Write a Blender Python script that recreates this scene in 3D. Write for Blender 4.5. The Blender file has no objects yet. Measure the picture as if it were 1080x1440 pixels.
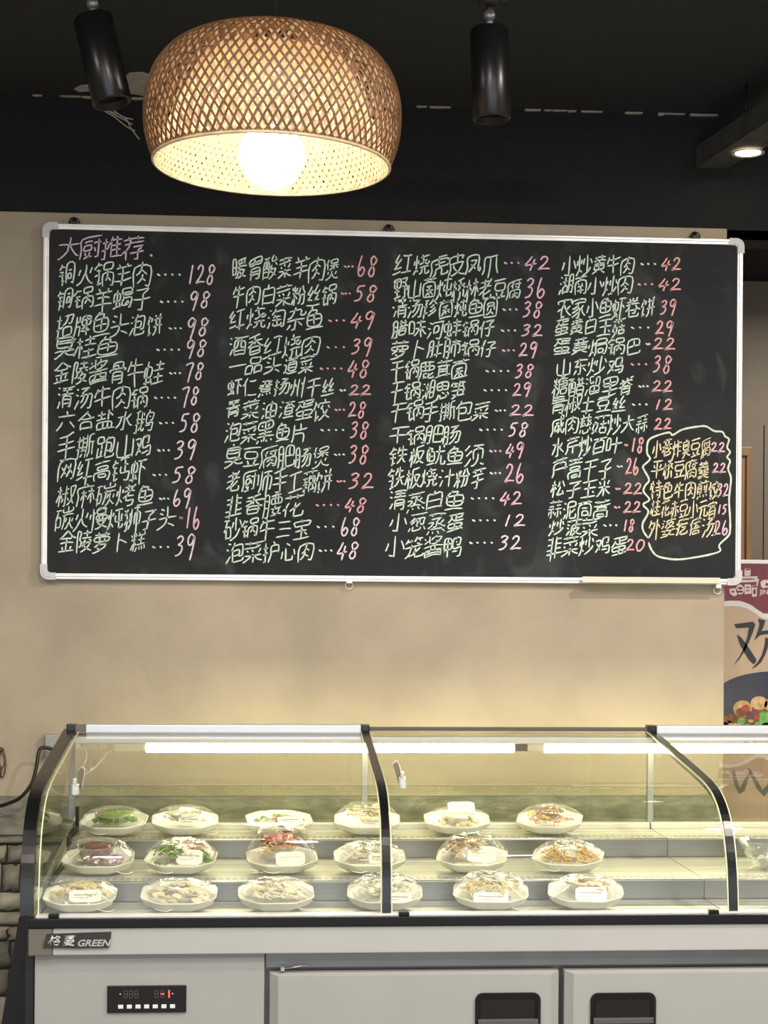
import bpy, bmesh, math, random
from math import sin, cos, pi, radians
from mathutils import Vector, Matrix, noise

SC = bpy.context.scene
COL = SC.collection
random.seed(7)

# ------------------------------------------------------------------ camera
F, YAW, HOR, ROLL, CZ = 2370.0, radians(4.2), 860.0, 0.007, 1.65
cam_d = bpy.data.cameras.new('camera')
cam_d.sensor_fit = 'VERTICAL'; cam_d.sensor_height = 36.0; cam_d.sensor_width = 27.0
cam_d.lens = 36.0 * F / 1440.0
cam_d.shift_y = 140.0 / 1440.0
cam_d.clip_start = 0.05; cam_d.clip_end = 60
cam = bpy.data.objects.new('camera', cam_d); COL.objects.link(cam)
_f = Vector((sin(YAW), cos(YAW), 0)); _r = Vector((cos(YAW), -sin(YAW), 0)); _u = Vector((0, 0, 1))
_X = _r * cos(ROLL) + _u * sin(ROLL); _Y = -_r * sin(ROLL) + _u * cos(ROLL)
cam.matrix_world = Matrix(((_X.x, _Y.x, -_f.x, 0), (_X.y, _Y.y, -_f.y, 0), (_X.z, _Y.z, -_f.z, CZ), (0, 0, 0, 1)))
SC.camera = cam

def P(px, py, Y):
    """point of the vertical plane y=Y that stands at photo position px, py (used to measure the room)"""
    d = _f * F + _X * (px - 540) - _Y * (py - HOR)
    d = d * (Y / d.y)
    return Vector((d.x, Y, CZ + d.z))

# ------------------------------------------------------------------ world, lights, exposure
W = bpy.data.worlds.new('world'); SC.world = W; W.use_nodes = True
bg = W.node_tree.nodes['Background']
bg.inputs[0].default_value = (0.80, 0.88, 1.0, 1); bg.inputs[1].default_value = 0.3
SC.view_settings.view_transform = 'Standard'; SC.view_settings.look = 'None'
SC.view_settings.gamma = 1.0; SC.view_settings.exposure = 0.0
try: SC.view_settings.use_curve_mapping = False
except Exception: pass
CEIL = 3.4
def area(name, loc, size, power, col, spread=150, rot=(0, 0, 0), shape='DISK'):
    l = bpy.data.lights.new(name, 'AREA'); l.shape = shape; l.size = size; l.energy = power; l.color = col
    l.spread = radians(spread)
    o = bpy.data.objects.new(name, l); o.location = loc; o.rotation_euler = rot; COL.objects.link(o); return o
WARM = (1.0, 0.91, 0.79)
DOWN = [(-1.6, 2.6, 42), (0.2, 2.2, 54), (2.0, 3.3, 84), (-0.8, 0.6, 66), (1.4, 0.6, 74), (2.9, 1.6, 70)]
for x, y, p in DOWN:
    area('downlight_glow', (x, y, CEIL - 0.035), 0.15, p * 1.05, WARM, 180)
area('added_front_fill', (0.6, -1.85, 1.75), 5.5, 95, (.90, .95, 1.0), 170, (radians(90), 0, 0), 'RECTANGLE').data.size_y = 2.3  # added cool fill from the front for wall and board, no window built
area('added_back_room_fill', (2.6, 7.0, 3.2), 0.3, 20, (1, .9, .78), 170)  # added fill that brightens the far wall, no fixture modelled

# ------------------------------------------------------------------ materials
def mat(name, col, rough=0.6, metal=0.0, var=0.0, vscale=8.0, bump=0.0, bscale=40.0, col2=None, coat=0.0, spec=0.5,
        stretch=None, emit=None, estr=0.0, sheen=0.0, detail=4.0):
    m = bpy.data.materials.new(name); m.use_nodes = True
    nt = m.node_tree; b = nt.nodes['Principled BSDF']
    b.inputs['Base Color'].default_value = (*col, 1); b.inputs['Roughness'].default_value = rough
    b.inputs['Metallic'].default_value = metal; b.inputs['Coat Weight'].default_value = coat
    b.inputs['Specular IOR Level'].default_value = spec
    if emit: b.inputs['Emission Color'].default_value = (*emit, 1); b.inputs['Emission Strength'].default_value = estr
    if var or bump or col2:
        tc = nt.nodes.new('ShaderNodeTexCoord'); mp = nt.nodes.new('ShaderNodeMapping')
        nt.links.new(tc.outputs['Object'], mp.inputs[0])
        if stretch: mp.inputs['Scale'].default_value = stretch
    if var or col2:
        n = nt.nodes.new('ShaderNodeTexNoise'); n.inputs['Scale'].default_value = vscale; n.inputs['Detail'].default_value = detail
        nt.links.new(mp.outputs[0], n.inputs['Vector'])
        r = nt.nodes.new('ShaderNodeValToRGB'); r.color_ramp.elements[0].position = .32; r.color_ramp.elements[1].position = .68
        c2 = col2 or tuple(min(1, c * (1 + var)) for c in col)
        c1 = col if col2 else tuple(c * (1 - var) for c in col)
        r.color_ramp.elements[0].color = (*c1, 1); r.color_ramp.elements[1].color = (*c2, 1)
        nt.links.new(n.outputs['Fac'], r.inputs[0]); nt.links.new(r.outputs[0], b.inputs['Base Color'])
    if bump:
        n2 = nt.nodes.new('ShaderNodeTexNoise'); n2.inputs['Scale'].default_value = bscale; n2.inputs['Detail'].default_value = 6
        nt.links.new(mp.outputs[0], n2.inputs['Vector'])
        bp = nt.nodes.new('ShaderNodeBump'); bp.inputs['Strength'].default_value = bump; bp.inputs['Distance'].default_value = .01
        nt.links.new(n2.outputs['Fac'], bp.inputs['Height']); nt.links.new(bp.outputs[0], b.inputs['Normal'])
    return m

def glass_mat(name, tint=(1, 1, 1), refl=0.9, rough=0.02, base=0.03, bump=0.0, haze=0.0, hazecol=(1, 1, 1), bscale=30):
    """thin clear sheet: lets light through, mirrors it by Fresnel"""
    m = bpy.data.materials.new(name); m.use_nodes = True; nt = m.node_tree
    for n in list(nt.nodes):
        if n.type != 'OUTPUT_MATERIAL': nt.nodes.remove(n)
    out = nt.nodes[0]
    t = nt.nodes.new('ShaderNodeBsdfTransparent'); t.inputs[0].default_value = (*tint, 1)
    g = nt.nodes.new('ShaderNodeBsdfGlossy'); g.inputs['Roughness'].default_value = rough; g.inputs[0].default_value = (refl, refl, refl, 1)
    lw = nt.nodes.new('ShaderNodeLayerWeight'); lw.inputs[0].default_value = .5
    pw = nt.nodes.new('ShaderNodeMath'); pw.operation = 'POWER'; pw.inputs[1].default_value = 4.0; nt.links.new(lw.outputs['Facing'], pw.inputs[0])
    fr = nt.nodes.new('ShaderNodeMath'); fr.operation = 'MULTIPLY'; fr.inputs[1].default_value = .8; nt.links.new(pw.outputs[0], fr.inputs[0])
    ad = nt.nodes.new('ShaderNodeMath'); ad.operation = 'ADD'; ad.inputs[1].default_value = base + .02; ad.use_clamp = True
    mx = nt.nodes.new('ShaderNodeMixShader')
    nt.links.new(fr.outputs[0], ad.inputs[0]); nt.links.new(ad.outputs[0], mx.inputs[0])
    nt.links.new(t.outputs[0], mx.inputs[1]); nt.links.new(g.outputs[0], mx.inputs[2])
    last = mx
    if haze:
        d = nt.nodes.new('ShaderNodeBsdfDiffuse'); d.inputs[0].default_value = (*hazecol, 1)
        m2 = nt.nodes.new('ShaderNodeMixShader'); m2.inputs[0].default_value = haze
        nt.links.new(mx.outputs[0], m2.inputs[1]); nt.links.new(d.outputs[0], m2.inputs[2]); last = m2
    if bump:
        tc = nt.nodes.new('ShaderNodeTexCoord'); n2 = nt.nodes.new('ShaderNodeTexNoise'); n2.inputs['Scale'].default_value = bscale
        nt.links.new(tc.outputs['Object'], n2.inputs['Vector'])
        bp = nt.nodes.new('ShaderNodeBump'); bp.inputs['Strength'].default_value = bump; bp.inputs['Distance'].default_value = .02
        nt.links.new(n2.outputs['Fac'], bp.inputs['Height'])
        nt.links.new(bp.outputs[0], g.inputs['Normal']); nt.links.new(bp.outputs[0], lw.inputs['Normal'])
    nt.links.new(last.outputs[0], out.inputs[0])
    return m

def emis(name, col, s):
    m = bpy.data.materials.new(name); m.use_nodes = True; nt = m.node_tree
    b = nt.nodes['Principled BSDF']; b.inputs['Base Color'].default_value = (*col, 1)
    b.inputs['Emission Color'].default_value = (*col, 1); b.inputs['Emission Strength'].default_value = s
    return m

# ------------------------------------------------------------------ mesh helpers
class MB:
    def __init__(s): s.v = []; s.f = []; s.m = []; s.sm = []
    def add(s, vs, fs, mi=0, smooth=False):
        o = len(s.v); s.v += [Vector(v) for v in vs]
        for f in fs: s.f.append([o + i for i in f]); s.m.append(mi); s.sm.append(smooth)
        return s
    def box(s, x0, x1, y0, y1, z0, z1, mi=0, bev=0.0):
        if bev > 0:
            bm = bmesh.new(); bmesh.ops.create_cube(bm, size=1)
            for v in bm.verts: v.co = Vector(((x0 + x1) / 2 + v.co.x * (x1 - x0), (y0 + y1) / 2 + v.co.y * (y1 - y0), (z0 + z1) / 2 + v.co.z * (z1 - z0)))
            bmesh.ops.bevel(bm, geom=list(bm.edges), offset=bev, segments=2, profile=.6, affect='EDGES')
            bm.verts.index_update()
            s.add([v.co.copy() for v in bm.verts], [[v.index for v in f.verts] for f in bm.faces], mi); bm.free(); return s
        vs = [(x, y, z) for z in (z0, z1) for y in (y0, y1) for x in (x0, x1)]
        return s.add(vs, [(0, 2, 3, 1), (4, 5, 7, 6), (0, 1, 5, 4), (2, 6, 7, 3), (0, 4, 6, 2), (1, 3, 7, 5)], mi)
    def prism(s, poly, a, b, axis='y', mi=0):
        """poly: list of 2D points; extruded along the axis from a to b"""
        def put(p, t):
            return {'y': (p[0], t, p[1]), 'x': (t, p[0], p[1]), 'z': (p[0], p[1], t)}[axis]
        n = len(poly)
        vs = [put(p, a) for p in poly] + [put(p, b) for p in poly]
        return s.add(vs, [list(range(n))[::-1], list(range(n, 2 * n))] + [(i, (i + 1) % n, n + (i + 1) % n, n + i) for i in range(n)], mi)
    def tube(s, pts, r, seg=8, mi=0, caps=True, smooth=True):
        pts = [Vector(p) for p in pts]; n = len(pts)
        rs = r if isinstance(r, (list, tuple)) else [r] * n
        vs = []; fs = []; up = None
        for i in range(n):
            t = (pts[min(i + 1, n - 1)] - pts[max(i - 1, 0)])
            if t.length < 1e-9: t = Vector((0, 0, 1))
            t.normalize()
            if up is None: up = t.orthogonal().normalized()
            else:
                up = up - t * up.dot(t)
                if up.length < 1e-6: up = t.orthogonal()
                up.normalize()
            w = t.cross(up)
            for k in range(seg):
                a = 2 * pi * k / seg; vs.append(pts[i] + (up * cos(a) + w * sin(a)) * rs[i])
        for i in range(n - 1):
            for k in range(seg):
                a = i * seg + k; b = i * seg + (k + 1) % seg; fs.append((a, b, b + seg, a + seg))
        s.add(vs, fs, mi, smooth)
        if caps:
            o = len(s.v) - len(vs)
            s.f.append([o + k for k in range(seg)][::-1]); s.m.append(mi); s.sm.append(False)
            s.f.append([o + (n - 1) * seg + k for k in range(seg)]); s.m.append(mi); s.sm.append(False)
        return s
    def lathe(s, prof, c=(0, 0, 0), seg=32, mi=0, smooth=True, rot=None, close=False):
        vs = []; fs = []; n = len(prof)
        for r, z in prof:
            for k in range(seg):
                a = 2 * pi * k / seg; p = Vector((r * cos(a), r * sin(a), z))
                if rot: p = rot @ p
                vs.append(p + Vector(c))
        for i in range(n - 1 + (1 if close else 0)):
            j = (i + 1) % n
            for k in range(seg):
                k2 = (k + 1) % seg; fs.append((i * seg + k, i * seg + k2, j * seg + k2, j * seg + k))
        return s.add(vs, fs, mi, smooth)
    def build(s, name, mats, parent=None, local=False):
        me = bpy.data.meshes.new(name)
        off = Vector((0, 0, 0))
        if parent is not None and not local: off = Vector(parent.get('_loc', (0, 0, 0)))
        me.from_pydata([v - off for v in s.v], [], s.f)
        if not isinstance(mats, (list, tuple)): mats = [mats]
        for m in mats: me.materials.append(m)
        me.polygons.foreach_set('material_index', s.m); me.polygons.foreach_set('use_smooth', s.sm)
        me.update()
        bm = bmesh.new(); bm.from_mesh(me); bmesh.ops.recalc_face_normals(bm, faces=bm.faces); bm.to_mesh(me); bm.free()
        o = bpy.data.objects.new(name, me); COL.objects.link(o)
        if parent is not None:
            o.parent = parent; o['_loc'] = list(off) if not local else [0, 0, 0]
        else: o['_loc'] = [0, 0, 0]
        return o

def thing(name, label, cat, loc=(0, 0, 0), rot=(0, 0, 0), group=None):
    o = bpy.data.objects.new(name, None); COL.objects.link(o); o.empty_display_size = .05
    o.location = loc; o.rotation_euler = rot; o['_loc'] = list(loc); o['label'] = label; o['category'] = cat
    if group: o['group'] = group
    return o
def tag(o, label=None, cat=None, group=None, kind=None):
    if label: o['label'] = label
    if cat: o['category'] = cat
    if group: o['group'] = group
    if kind: o['kind'] = kind
    return o
def catmull(pts, k=6, closed=False):
    pts = [Vector(p) for p in pts]; n = len(pts); out = []
    rng = n if closed else n - 1
    for i in range(rng):
        if closed: a, b, c, d = pts[(i - 1) % n], pts[i], pts[(i + 1) % n], pts[(i + 2) % n]
        else: a, b, c, d = pts[max(i - 1, 0)], pts[i], pts[i + 1], pts[min(i + 2, n - 1)]
        for j in range(k):
            t = j / k
            out.append(0.5 * ((2 * b) + (c - a) * t + (2 * a - 5 * b + 4 * c - d) * t * t + (3 * b - a - 3 * c + d) * t ** 3))
    if not closed: out.append(pts[-1])
    return out
def text_mesh(body, size, extrude, offset=0.0, shear=0.0, xscale=1.0):
    cu = bpy.data.curves.new('t', 'FONT'); cu.body = body; cu.size = size; cu.extrude = extrude; cu.offset = offset
    cu.shear = shear; cu.resolution_u = 3
    o = bpy.data.objects.new('t', cu); COL.objects.link(o)
    dg = bpy.context.evaluated_depsgraph_get(); dg.update()
    me = bpy.data.meshes.new_from_object(o.evaluated_get(dg))
    vs = [Vector((v.co.x * xscale, v.co.y, v.co.z)) for v in me.vertices]; fs = [list(p.vertices) for p in me.polygons]
    bpy.data.objects.remove(o); bpy.data.meshes.remove(me)
    return vs, fs

# chalk strokes of each character (x,y pairs on a 64 grid) and the lines of the menu with their places on the board
GLYPHS = {
'一':[[8,32,55,32]],
'三':[[13,49,50,49],[16,32,46,32],[10,12,53,12]],
'东':[[21,24,19,22,13,13],[42,23,47,19,53,11],[10,48,52,48],[34,39,34,10,33,9,30,8,26,9],[28,54,27,49,23,46,21,41,18,36,17,32,50,31]],
'丝':[[8,11,54,11],[37,21,52,22],[45,36,44,32,38,25,37,21],[21,35,21,32,14,25,14,21],[14,21,28,21],[47,56,44,54,36,39,35,36,46,36,52,44],[21,55,18,47,13,39,12,35,22,35,24,37,28,44]],
'仁':[[24,12,54,12],[28,46,52,46],[15,39,12,38,9,35],[21,54,16,45,15,41,16,8]],
'仔':[[26,51,50,51],[14,39,10,38,8,35,8,32],[50,51,49,48,40,41,39,38,38,9,31,8,28,10],[23,31,55,31],[22,56,19,55,14,40,14,38,14,8]],
'元':[[38,35,38,13,38,10,40,9,53,9,55,14,54,20],[14,51,49,51],[23,35,23,28,18,15,12,10,8,9],[9,35,54,35]],
'六':[[30,54,33,46,34,46],[22,29,17,19,10,9],[9,40,54,40],[41,29,53,10]],
'农':[[20,29,15,28,10,24,8,25],[20,10,23,10,34,13],[52,34,49,34,39,26],[11,41,11,48,52,48,52,41],[30,42,28,41,20,30,20,10],[33,54,32,49,30,47,30,42,32,40,37,27,39,26,41,21,48,14,53,10,56,10]],
'凤':[[55,19,56,12,54,9,52,10,51,11,49,18,48,52,14,52,14,28,11,17,8,9],[23,32,31,26,40,15],[22,42,39,42,40,40,37,32,31,22,21,13,18,13]],
'包':[[21,55,19,48],[13,42,16,38],[16,38,35,38,35,25,16,25],[16,38,17,12,19,10,23,9,49,9,53,10,55,15],[8,38,9,38,13,42,16,46,19,48,49,48,50,34,48,22,46,21,41,21,40,21]],
'南':[[39,35,36,28],[23,35,24,35,26,32],[12,8,12,40,50,40,51,10,50,8,48,7,42,8],[32,54,32,40],[32,27,32,9],[9,50,54,50],[19,18,44,18],[21,27,43,27]],
'卜':[[27,37,32,37,51,27],[27,54,27,8]],
'卷':[[47,54,43,51,42,46],[17,54,21,50,21,46],[41,26,40,20,38,17,35,17,30,18],[32,55,31,47,28,45,25,36],[12,46,50,46],[40,35,41,32,44,29,53,24,56,24],[9,36,54,36],[18,29,20,26,20,10,22,9,45,8,48,10,49,14,48,16],[21,35,21,33,18,31,18,29,16,28,10,24,8,24],[20,26,41,26,44,29]],
'厨':[[19,22,21,21,22,16],[55,52,12,52,12,29,10,18,8,9],[32,21,29,11],[38,30,40,29,43,21],[18,44,35,44],[33,35,32,37,20,37,19,27,33,27,33,35],[50,46,50,10,49,8,43,8],[39,38,55,38],[17,9,35,11]],
'叶':[[22,36,55,36],[10,22,22,22,22,49,10,49,10,18],[40,54,40,8]],
'合':[[18,40,19,37,44,37,46,40],[17,11,47,11],[17,8,17,26,47,26,47,8],[32,52,46,40,53,37,56,38],[33,55,32,52,31,52,24,45,19,42,18,40,10,36,8,37]],
'味':[[26,32,38,32,40,31],[40,29,40,8],[40,30,42,27,44,27,46,21,54,12],[28,46,52,46],[40,55,40,31],[10,21,21,21,21,49,10,50,10,17],[54,32,42,32,40,29,36,26,31,18,24,12]],
'咸':[[20,37,33,37],[51,36,46,24,42,23],[43,55,46,55,51,52,52,50,52,46],[42,17,40,17,34,10,32,9],[52,46,13,46,12,24,10,14,8,10,9,7],[20,14,20,29,32,29,32,17,20,17],[39,55,40,32,41,24,42,23,42,17,49,8,52,8,54,9,55,12,56,16,55,18]],
'品':[[10,11,26,11],[36,11,53,11],[41,53,45,52,45,38,18,38,18,53,41,53],[10,8,10,28,26,28,26,11],[36,8,36,28,53,28,53,8]],
'圆':[[32,28,31,23,28,19,22,16,17,15,15,16],[10,10,10,53,52,53,53,10],[10,10,53,10],[19,22,20,33,43,33,44,32,44,23],[35,20,45,15],[42,47,21,47,21,40,42,40,42,47]],
'土':[[31,55,31,10],[9,10,54,10],[12,37,51,37]],
'外':[[40,38,44,38,54,28],[16,32,24,27],[40,55,40,8],[20,56,18,54,17,48,10,34],[16,47,29,47,30,46,30,43,27,31,25,28,24,27,21,21,14,12,9,10]],
'大':[[32,55,31,38],[9,39,31,38],[32,37,42,18,50,10,53,9,55,10],[54,39,33,39,29,35,28,28,21,18,17,13,10,9,7,9]],
'头':[[12,42,21,38],[17,52,26,48],[36,20,45,16,53,10],[35,54,34,32,32,29,31,22,27,17,21,13,11,9,8,9],[9,30,54,30]],
'婆':[[17,39,10,31],[14,15,20,17],[9,47,14,44],[44,23,43,20,38,15,37,13],[28,31,27,28,27,24],[32,43,32,40,38,35],[22,23,20,17],[29,13,28,10,20,9,9,8,7,9],[12,55,18,52],[39,55,39,43],[25,43,48,43,48,39,42,35],[52,48,52,51,25,51,25,43,24,38,20,31],[9,23,54,23],[28,31,37,33,38,35,42,35,43,33,47,32,54,31],[20,17,21,15,29,14,29,13,37,13,38,12,52,8,56,8]],
'子':[[46,51,45,47,32,40,32,38,31,9,29,8,21,8,20,9],[8,30,54,30],[14,51,49,51]],
'宝':[[38,20,41,20,47,14],[30,56,32,53,33,48],[9,9,53,9],[31,37,31,9],[16,24,47,24],[31,37,49,37,52,40,52,48,10,48,10,41,14,37,31,37]],
'宵':[[17,44,19,43,21,39],[16,26,47,26],[31,55,32,50],[44,44,40,38,41,35],[31,45,31,35],[16,18,47,18],[10,43,10,50,52,50,52,44],[16,8,17,35,47,34,47,10,46,8,43,7,38,8]],
'家':[[35,22,31,21,19,14,10,11],[30,41,28,36],[28,36,24,35,14,31,10,31],[41,28,43,22,47,16,52,12,55,11],[31,30,18,23,11,21],[31,55,32,51],[17,41,46,41],[10,43,10,50,32,51,52,50,53,43],[47,34,42,30,41,28,35,26],[28,36,35,26,35,17,34,11,32,8,25,8]],
'小':[[32,54,32,10,29,8,22,8,19,10],[16,40,14,32,9,21],[46,41,52,28,55,20]],
'山':[[31,54,31,12],[51,43,51,8],[11,43,12,12,51,12]],
'州':[[51,54,51,9],[41,41,46,30],[35,52,35,12],[19,54,19,33,18,24,13,13,10,9],[11,42,11,37,8,30],[24,40,28,30]],
'工':[[32,49,32,12],[12,49,52,49],[9,12,54,12]],
'巴':[[31,52,31,32],[13,32,49,32],[49,30,49,52,13,52,13,13,14,11,17,9,49,9,52,12,54,17]],
'巷':[[11,49,52,49],[8,37,55,37],[40,55,40,38,43,31,42,28,42,19,20,19],[22,55,22,38,19,29,21,10,24,9,46,9,50,11,49,16],[9,22,18,28,42,28,44,30,53,23,56,24]],
'师':[[10,49,10,26],[20,55,19,23,17,16,13,9],[27,52,54,52],[29,16,29,42,52,42,52,19,51,16,48,16],[40,52,40,8]],
'干':[[9,32,54,32],[12,51,52,51],[31,51,31,8]],
'平':[[16,44,20,35],[47,44,42,35],[8,28,54,28],[12,51,51,51],[31,51,31,8]],
'心':[[48,36,50,35,55,19],[25,52,37,44],[13,35,9,18],[22,39,22,15,22,11,24,9,42,9,44,12,45,19]],
'思':[[13,22,13,18,9,11],[48,22,54,12],[28,26,37,21],[21,21,22,10,25,9,41,9,43,13,42,17],[14,42,49,42],[31,52,31,32],[31,32,14,32,14,53,49,52,49,32,31,32]],
'慈':[[35,37,41,37,41,36],[12,21,13,18,10,11],[21,37,20,34,15,30,14,27],[19,49,18,45,13,40,12,37],[21,18,22,10,25,8,41,9,43,11,42,16],[49,21,53,13],[21,55,23,49],[33,27,35,26,51,28],[45,56,42,55,41,53,40,49,41,48,40,45,36,40,35,37],[11,26,28,27],[9,49,55,49],[48,32,49,32,53,25],[26,41,21,37,12,37],[25,32,26,32,29,26],[50,42,46,37,42,36,42,34,38,30,37,27]],
'慢':[[34,37,34,29],[15,55,15,8],[28,48,51,48],[9,45,7,33],[44,37,44,29],[29,22,30,19,35,16,37,13],[20,46,21,40],[51,48,50,54,28,54,28,42,50,42,51,43,51,48],[34,37,25,37,25,29,53,29,53,37,34,37],[24,23,50,23,49,20,42,14,42,13],[21,9,24,8,30,9,36,11,37,13,42,13,43,11,53,8,56,9]],
'手':[[32,52,32,10,31,9,28,8,21,8,18,10],[8,26,54,26],[12,39,51,39],[12,51,32,52,46,55,50,54]],
'扬':[[46,37,44,29,37,17,30,10,25,8],[36,37,36,34,33,29,30,24,25,21],[45,52,44,49,34,42,32,38],[8,44,22,44],[15,55,15,10,14,8,10,8],[22,30,16,29,15,28,8,26],[25,38,28,37,54,37,53,21,51,10,49,9,47,8,44,8,42,10],[27,52,44,52,45,52,50,52]],
'护':[[38,56,42,51,42,46],[31,31,53,31],[9,44,22,44],[53,28,53,46,31,46,31,27,28,16,25,10,25,6],[16,55,16,11,15,8,10,8],[23,30,8,26]],
'招':[[37,52,36,45,33,38,27,34,24,34],[29,10,29,27,52,27,52,10],[29,10,52,10],[8,44,21,44],[15,55,15,10,14,8,10,8],[23,32,21,30,16,29,14,28,8,26],[27,52,53,52,52,43,51,35,49,34,45,34,42,36]],
'推':[[29,41,26,40,23,36,21,30,16,29,14,27,8,26],[30,46,54,45],[30,34,52,34],[8,44,21,44],[30,11,55,11],[30,23,53,23],[15,55,15,10,13,8,10,8,8,9],[42,54,45,50,43,45,43,11],[33,55,29,42,30,40,30,8]],
'撕':[[24,30,35,30],[33,16,35,13],[24,39,35,39],[51,38,51,8],[25,16,21,8],[20,32,18,30,15,30,12,27,8,26],[43,38,55,38],[24,55,24,21],[35,55,35,21],[21,21,38,21],[14,55,14,9,11,8,9,8],[8,44,18,44,21,47,37,47],[53,55,42,50,42,24,42,17,39,10,39,7]],
'暖':[[53,50,52,50,50,48,47,41],[38,49,40,45],[29,48,30,45,30,40],[10,35,20,35],[26,52,49,55,53,54],[10,18,20,18,20,51,10,51,10,14],[25,32,55,32],[27,40,54,40],[34,40,34,34,32,25,34,21,41,14,44,13,45,11,53,8,56,9],[18,9,22,9,26,13,30,21,33,25,49,25,49,22,44,14,38,10,32,8,28,9]],
'杂':[[19,20,13,13,11,11,10,12],[40,20,42,20,51,12],[9,27,53,27],[31,32,31,10,29,8,24,8,22,9],[11,49,41,49,42,37,44,35,53,35,55,39,54,42],[29,57,27,55,26,49,24,48,24,45,21,41,17,37,9,34]],
'松':[[46,53,54,34],[35,52,31,40,28,35],[39,36,37,27,32,16,31,11,51,13],[16,35,13,33,7,18],[16,35,17,36,18,35,21,33,24,29,24,26],[8,43,23,43],[17,55,17,8],[47,23,53,10]],
'板':[[16,37,17,38,21,35,23,29],[16,37,13,35,11,28,8,22,7,18],[52,53,38,51,30,50,29,26,27,17,24,10,24,7],[35,39,38,28,44,17,52,9,56,9],[9,45,23,45],[17,55,17,8],[29,39,52,38,49,28,43,17,33,9,30,9]],
'林':[[43,36,47,35,53,21,55,19,55,16],[43,36,39,34,37,28,30,18],[43,55,43,8],[8,43,26,43],[18,55,18,8],[33,43,42,43,44,42,45,43,54,43],[27,27,27,30,23,35,18,37,17,35,14,33,10,24,7,20,7,16]],
'格':[[16,35,13,32,7,21,7,18],[32,10,51,10],[16,35,17,36,20,35,23,30],[17,55,17,8],[26,26,31,27,32,24,50,24,52,27,55,27,56,28],[33,45,41,35,52,28,51,24,51,10],[36,49,49,49,50,48,49,45,44,38,38,32,32,28,32,10],[37,55,36,49,34,49,33,45,31,45,27,41,24,43,8,43]],
'桂':[[15,36,17,37,20,35,22,31,22,29],[15,36,12,33,7,21,7,18],[28,48,52,48],[40,55,40,35],[24,10,55,10],[40,29,40,10],[27,35,54,35],[28,23,52,23],[9,45,22,45],[16,55,15,36,16,35,16,8]],
'桥':[[35,27,34,20,32,14,28,9,24,8],[47,41,48,36,55,28],[16,36,17,37,20,36,22,31],[16,36,12,32,7,21,7,18],[48,26,48,8],[28,41,55,41],[8,45,22,45],[30,52,37,52,49,54,53,53],[40,52,38,41,36,40,34,34,28,28],[16,55,16,8]],
'椒':[[24,26,21,17],[42,50,54,50,54,44,52,35,50,28,47,25],[30,46,37,46],[36,26,39,19],[47,19,37,9],[13,35,11,33,7,22,7,18],[13,35,14,36,18,35,20,31,20,26],[8,45,19,45],[22,35,38,35],[30,54,30,10,26,9],[14,55,14,8],[42,50,44,33,46,27,47,25,47,19,49,19,51,13,55,9]],
'水':[[49,43,41,34,38,33],[23,40,21,32,18,25,15,20,9,14],[32,55,32,41,32,38,32,37,32,10,30,8,24,8],[32,38,38,33,39,30,49,18,54,15,56,15],[10,41,23,40,26,42]],
'汁':[[7,38,9,39,16,36],[12,54,19,50],[18,25,19,24,11,10],[24,35,55,35],[39,55,39,8]],
'汤':[[44,52,43,49,33,42,31,38],[12,54,18,51],[45,37,44,30,38,19,30,10,27,8,25,8],[17,26,18,24,11,11,11,8],[16,35,9,38],[35,37,32,29,29,25,24,21],[24,38,26,37,54,37,53,23,51,11,49,9,47,8,44,8,42,9],[25,52,43,52,45,52,48,52]],
'河':[[51,51,50,9,40,8,37,10],[8,38,14,35,16,35],[18,25,18,22,10,10,10,8],[26,20,26,40,40,39,40,24,26,23],[11,54,18,50,21,50,23,52,55,52]],
'油':[[9,39,15,35],[12,54,18,51],[18,22,11,10],[26,28,53,28],[26,11,53,11],[39,55,39,11],[26,8,26,43,52,43,53,8]],
'泡':[[17,24,18,24,10,10,10,8],[9,39,15,36],[29,48,52,48,52,28,51,22,49,21,43,21],[18,51,11,54],[27,38,27,11,28,9,31,8,51,8,54,10,55,14],[31,55,29,48,28,48,24,40,23,40,22,38],[24,40,27,38,42,38,42,26,27,26]],
'泥':[[51,30,41,24,35,23],[18,51,11,54],[18,24,10,10],[8,39,15,35],[35,33,35,11,36,9,38,8,52,8,55,12,54,18],[27,40,52,40,52,52,27,52,27,27,25,17,21,8]],
'淘':[[29,42,29,38],[29,38,27,37,24,33],[16,24,10,10],[26,47,53,47,53,24,52,12,51,9,49,8,42,7],[8,38,14,36],[12,54,17,52],[29,38,44,37],[35,37,35,15],[22,28,46,28],[25,22,25,15,44,15,44,22],[28,55,26,47,24,46,19,39]],
'清':[[14,35,8,39],[17,50,11,54],[26,16,50,16],[17,24,10,10],[26,24,50,24],[24,45,51,45],[23,51,52,51],[26,8,26,31,49,31,50,30,49,9,46,7,42,8],[38,55,38,38],[21,37,55,37]],
'渣':[[10,54,12,54,18,50],[15,36,8,39],[18,24,18,24,10,10],[37,48,38,47,38,37],[28,24,49,24],[42,48,43,45,48,40,54,36,56,36],[21,9,56,9],[49,24,49,31,48,32,28,32,28,17,49,17,49,24],[24,49,42,48,43,49,54,49],[38,55,38,48,35,47,33,43,28,38,23,35]],
'湖':[[11,54,16,51],[9,39,14,36],[42,26,53,26],[42,40,53,40],[15,24,10,10],[20,44,35,44],[28,53,28,30],[21,15,34,15,34,29,21,29,21,11],[36,8,39,14,41,21,42,53,53,53,53,9,48,8,46,9]],
'湘':[[40,39,53,39],[40,11,53,11],[27,33,32,32,35,28,35,26],[14,24,10,10],[9,39,14,36],[27,33,24,31,19,19],[11,54,16,51],[40,25,53,25],[40,8,40,53,53,52,53,9],[21,43,34,43],[28,55,27,33,28,32,28,8]],
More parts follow.
